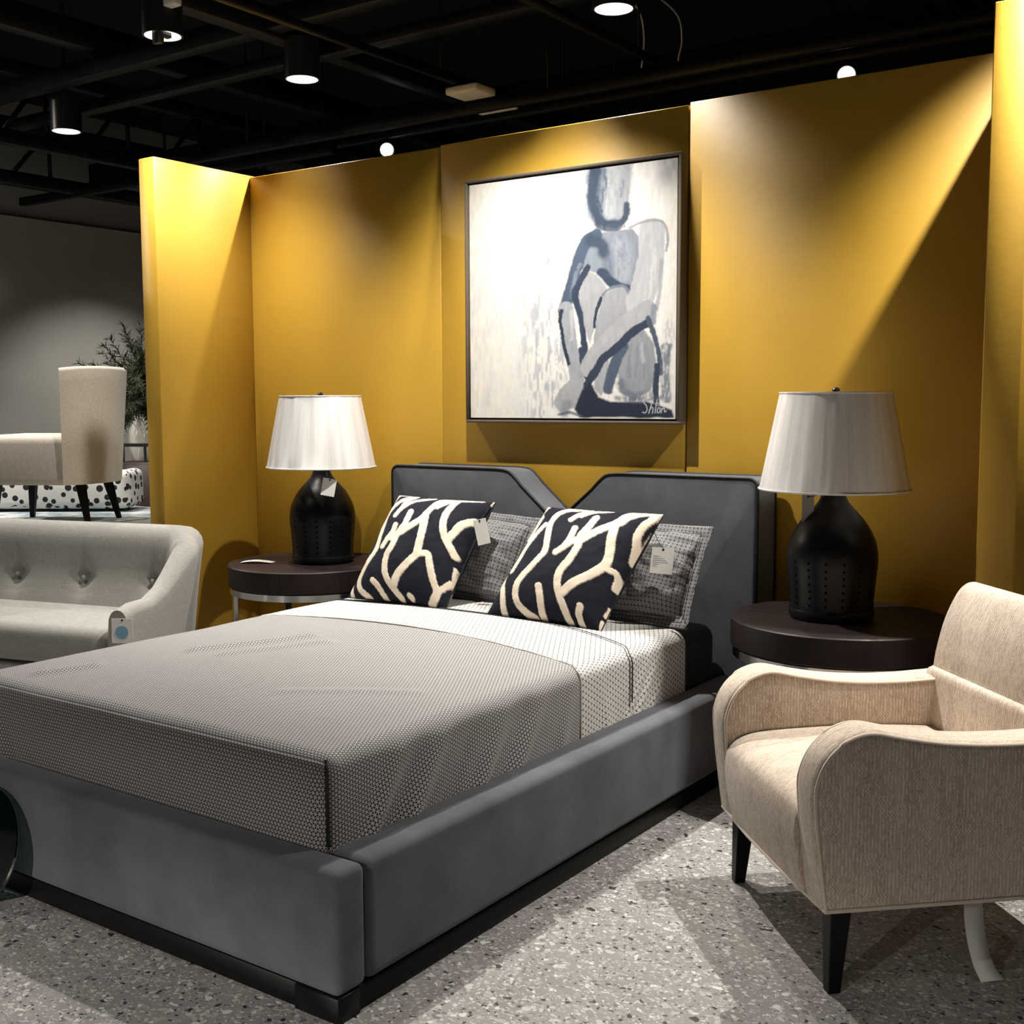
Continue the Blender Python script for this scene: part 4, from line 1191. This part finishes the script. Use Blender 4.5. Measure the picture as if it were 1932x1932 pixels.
pp = thing('potted_plant', 'feathery dark green plant in a white pot on the brown sideboard', 'potted plant', (-2.60, 1.39, .931))
M_POT = plain('white_glazed_pot', (.58, .56, .50), .35)
lathe('pot', [(.001, 0), (.14, 0), (.17, .10), (.175, .22), (.15, .32), (.13, .36), (.12, .36), (.12, .30), (.001, .30)], M_POT, pp, 40, cap=False)
def plant():
    V = []; F = []; M_LEAF = plain('dark_green_needles', lin((50, 60, 36)), .7, noise_amt=.5, nscale=30)
    M_STEM = plain('brown_stem', lin((60, 48, 32)), .8)
    SV = []; SF = []
    rg = random.Random(4)
    for s in range(130):
        a = rg.uniform(0, 2*pi); el = rg.uniform(.12, 1.35); L = rg.uniform(.42, .74)
        d = Vector((math.cos(a)*math.cos(el), math.sin(a)*math.cos(el), math.sin(el)))
        p0 = Vector((rg.uniform(-.05, .05), rg.uniform(-.05, .05), .33)); pts = []
        for k in range(9):
            f = k/8; p = p0+d*L*f+Vector((0, 0, -.20*f*f*(1.25-el*.75))); pts.append(p)
        v, f_ = tube_data(pts, [.004*(1-.7*k/8) for k in range(9)], 4); o = len(SV); SV += v; SF += [tuple(i+o for i in q) for q in f_]
        for k in range(2, 9):
            for j in range(14):
                p = pts[k-1].lerp(pts[k], rg.random())
                dd = (pts[k]-pts[k-1]).normalized()
                sd = Vector((rg.gauss(0, 1), rg.gauss(0, 1), rg.gauss(0, 1)+.15)); sd = (sd-dd*sd.dot(dd)).normalized()
                tip = p+(dd*.6+sd*.8).normalized()*rg.uniform(.035, .085)
                sw = dd.cross(sd).normalized()*.0034; o = len(V)
                md = p.lerp(tip, .5)+Vector((0, 0, .004))
                V += [p-sw, p+sw, md+sw*1.3, tip, md-sw*1.3]; F += [(o, o+1, o+2, o+3, o+4)]
    mobj('stems', SV, SF, M_STEM, pp)
    lf = mobj('foliage', V, F, M_LEAF, pp, False); lf['kind'] = 'stuff'
plant()

# ------------------------------------------------------------------ smoked glass disc at the left edge
def glass_disc():
    t = NT('smoked_teal_glass')
    tr = t.n('ShaderNodeBsdfTransparent'); tr.inputs[0].default_value = (*lin((150, 168, 170)), 1)
    gl = t.n('ShaderNodeBsdfGlossy'); gl.inputs['Roughness'].default_value = .03
    mx = t.n('ShaderNodeMixShader'); mx.inputs[0].default_value = .07; t.put(mx.inputs[1], tr.outputs[0]); t.put(mx.inputs[2], gl.outputs[0])
    t.put(t.out.inputs[0], mx.outputs[0])
    root = thing('glass_disc', 'edge of a round smoked glass disc leaning on the bed footboard at the left edge', 'glass disc', (1.545, -2.49, 0))
    o = lathe('disc', [(.001, -.005), (.146, -.005), (.15, -.002), (.15, .002), (.146, .005), (.001, .005)], t.m, root, 96, cap=False, angle=30)
    o.rotation_euler = (pi/2-.27, 0, 0); o.location = (0, .042, .153)
    tube('rubber_edge', [(.1512*math.cos(2*pi*k/72), .042-.0+.1512*math.sin(2*pi*k/72)*math.sin(.27), .153+.1512*math.sin(2*pi*k/72)*math.cos(.27)) for k in range(72)], .0022, plain('dark_glass_edge', lin((44, 58, 60)), .2), root, 6, True)
glass_disc()

# ------------------------------------------------------------------ small tags and paper
card('price_tag', 'white price tag hanging on the left black lamp', (.945, -.455, .985), (r0.x, r0.y, -.12), (.25*r0.x, .25*r0.y, 1), .060, .076, 0, None, (.86, -.375, 1.045))
card('price_tag', 'blank white tag hanging on a black cord from the left black cushion', (1.875, -.59, .86), (.75, .25, .35), (-.12, .05, 1), .052, .098, 0, None, (1.86, -.50, .955))
card('price_tag', 'white printed tag hanging from the right black cushion over the grey sham', (2.625, -.545, .80), (r0.x, r0.y, -.1), (.08, .06, 1), .078, .092, 6, None, (2.565, -.50, .90))
card('price_tag', 'grey tag hanging behind the neck of the right black lamp', (3.11, -.44, 1.0), (r0.x, r0.y, 0), (0, 0, 1), .04, .09, 0, None, (3.14, -.40, 1.055), plain('grey_card', (.22, .21, .19), .8))
card('price_tag', 'white tag with a blue disc hanging on the grey settee arm', (.585, -1.275, .445), (r0.x, r0.y, -.02), (0, 0, 1), .085, .10, 0, .026, (.515, -1.235, .512))
def leaflet():
    o = []
    V = []; F = []
    n = 9
    for i in range(n):
        f = i/(n-1); z = .0015+.010*math.sin(f*pi)*(1-.6*f)
        for s in (-1, 1): V.append((-.075+.15*f, s*.03*(1-.15*f), z))
    F = grid_faces(n, 2)
    ob = mobj('leaflet', V, F, M_WHITECARD, None, True)
    ob.location = (.56, -.52, NSZ+.001); ob.rotation_euler = (0, 0, YAW-.1)
    m = ob.modifiers.new('thickness', 'SOLIDIFY'); m.thickness = .0006; m.offset = 1
    tag(ob, 'folded white paper leaflet lying on the left bedside table', 'leaflet')
leaflet()
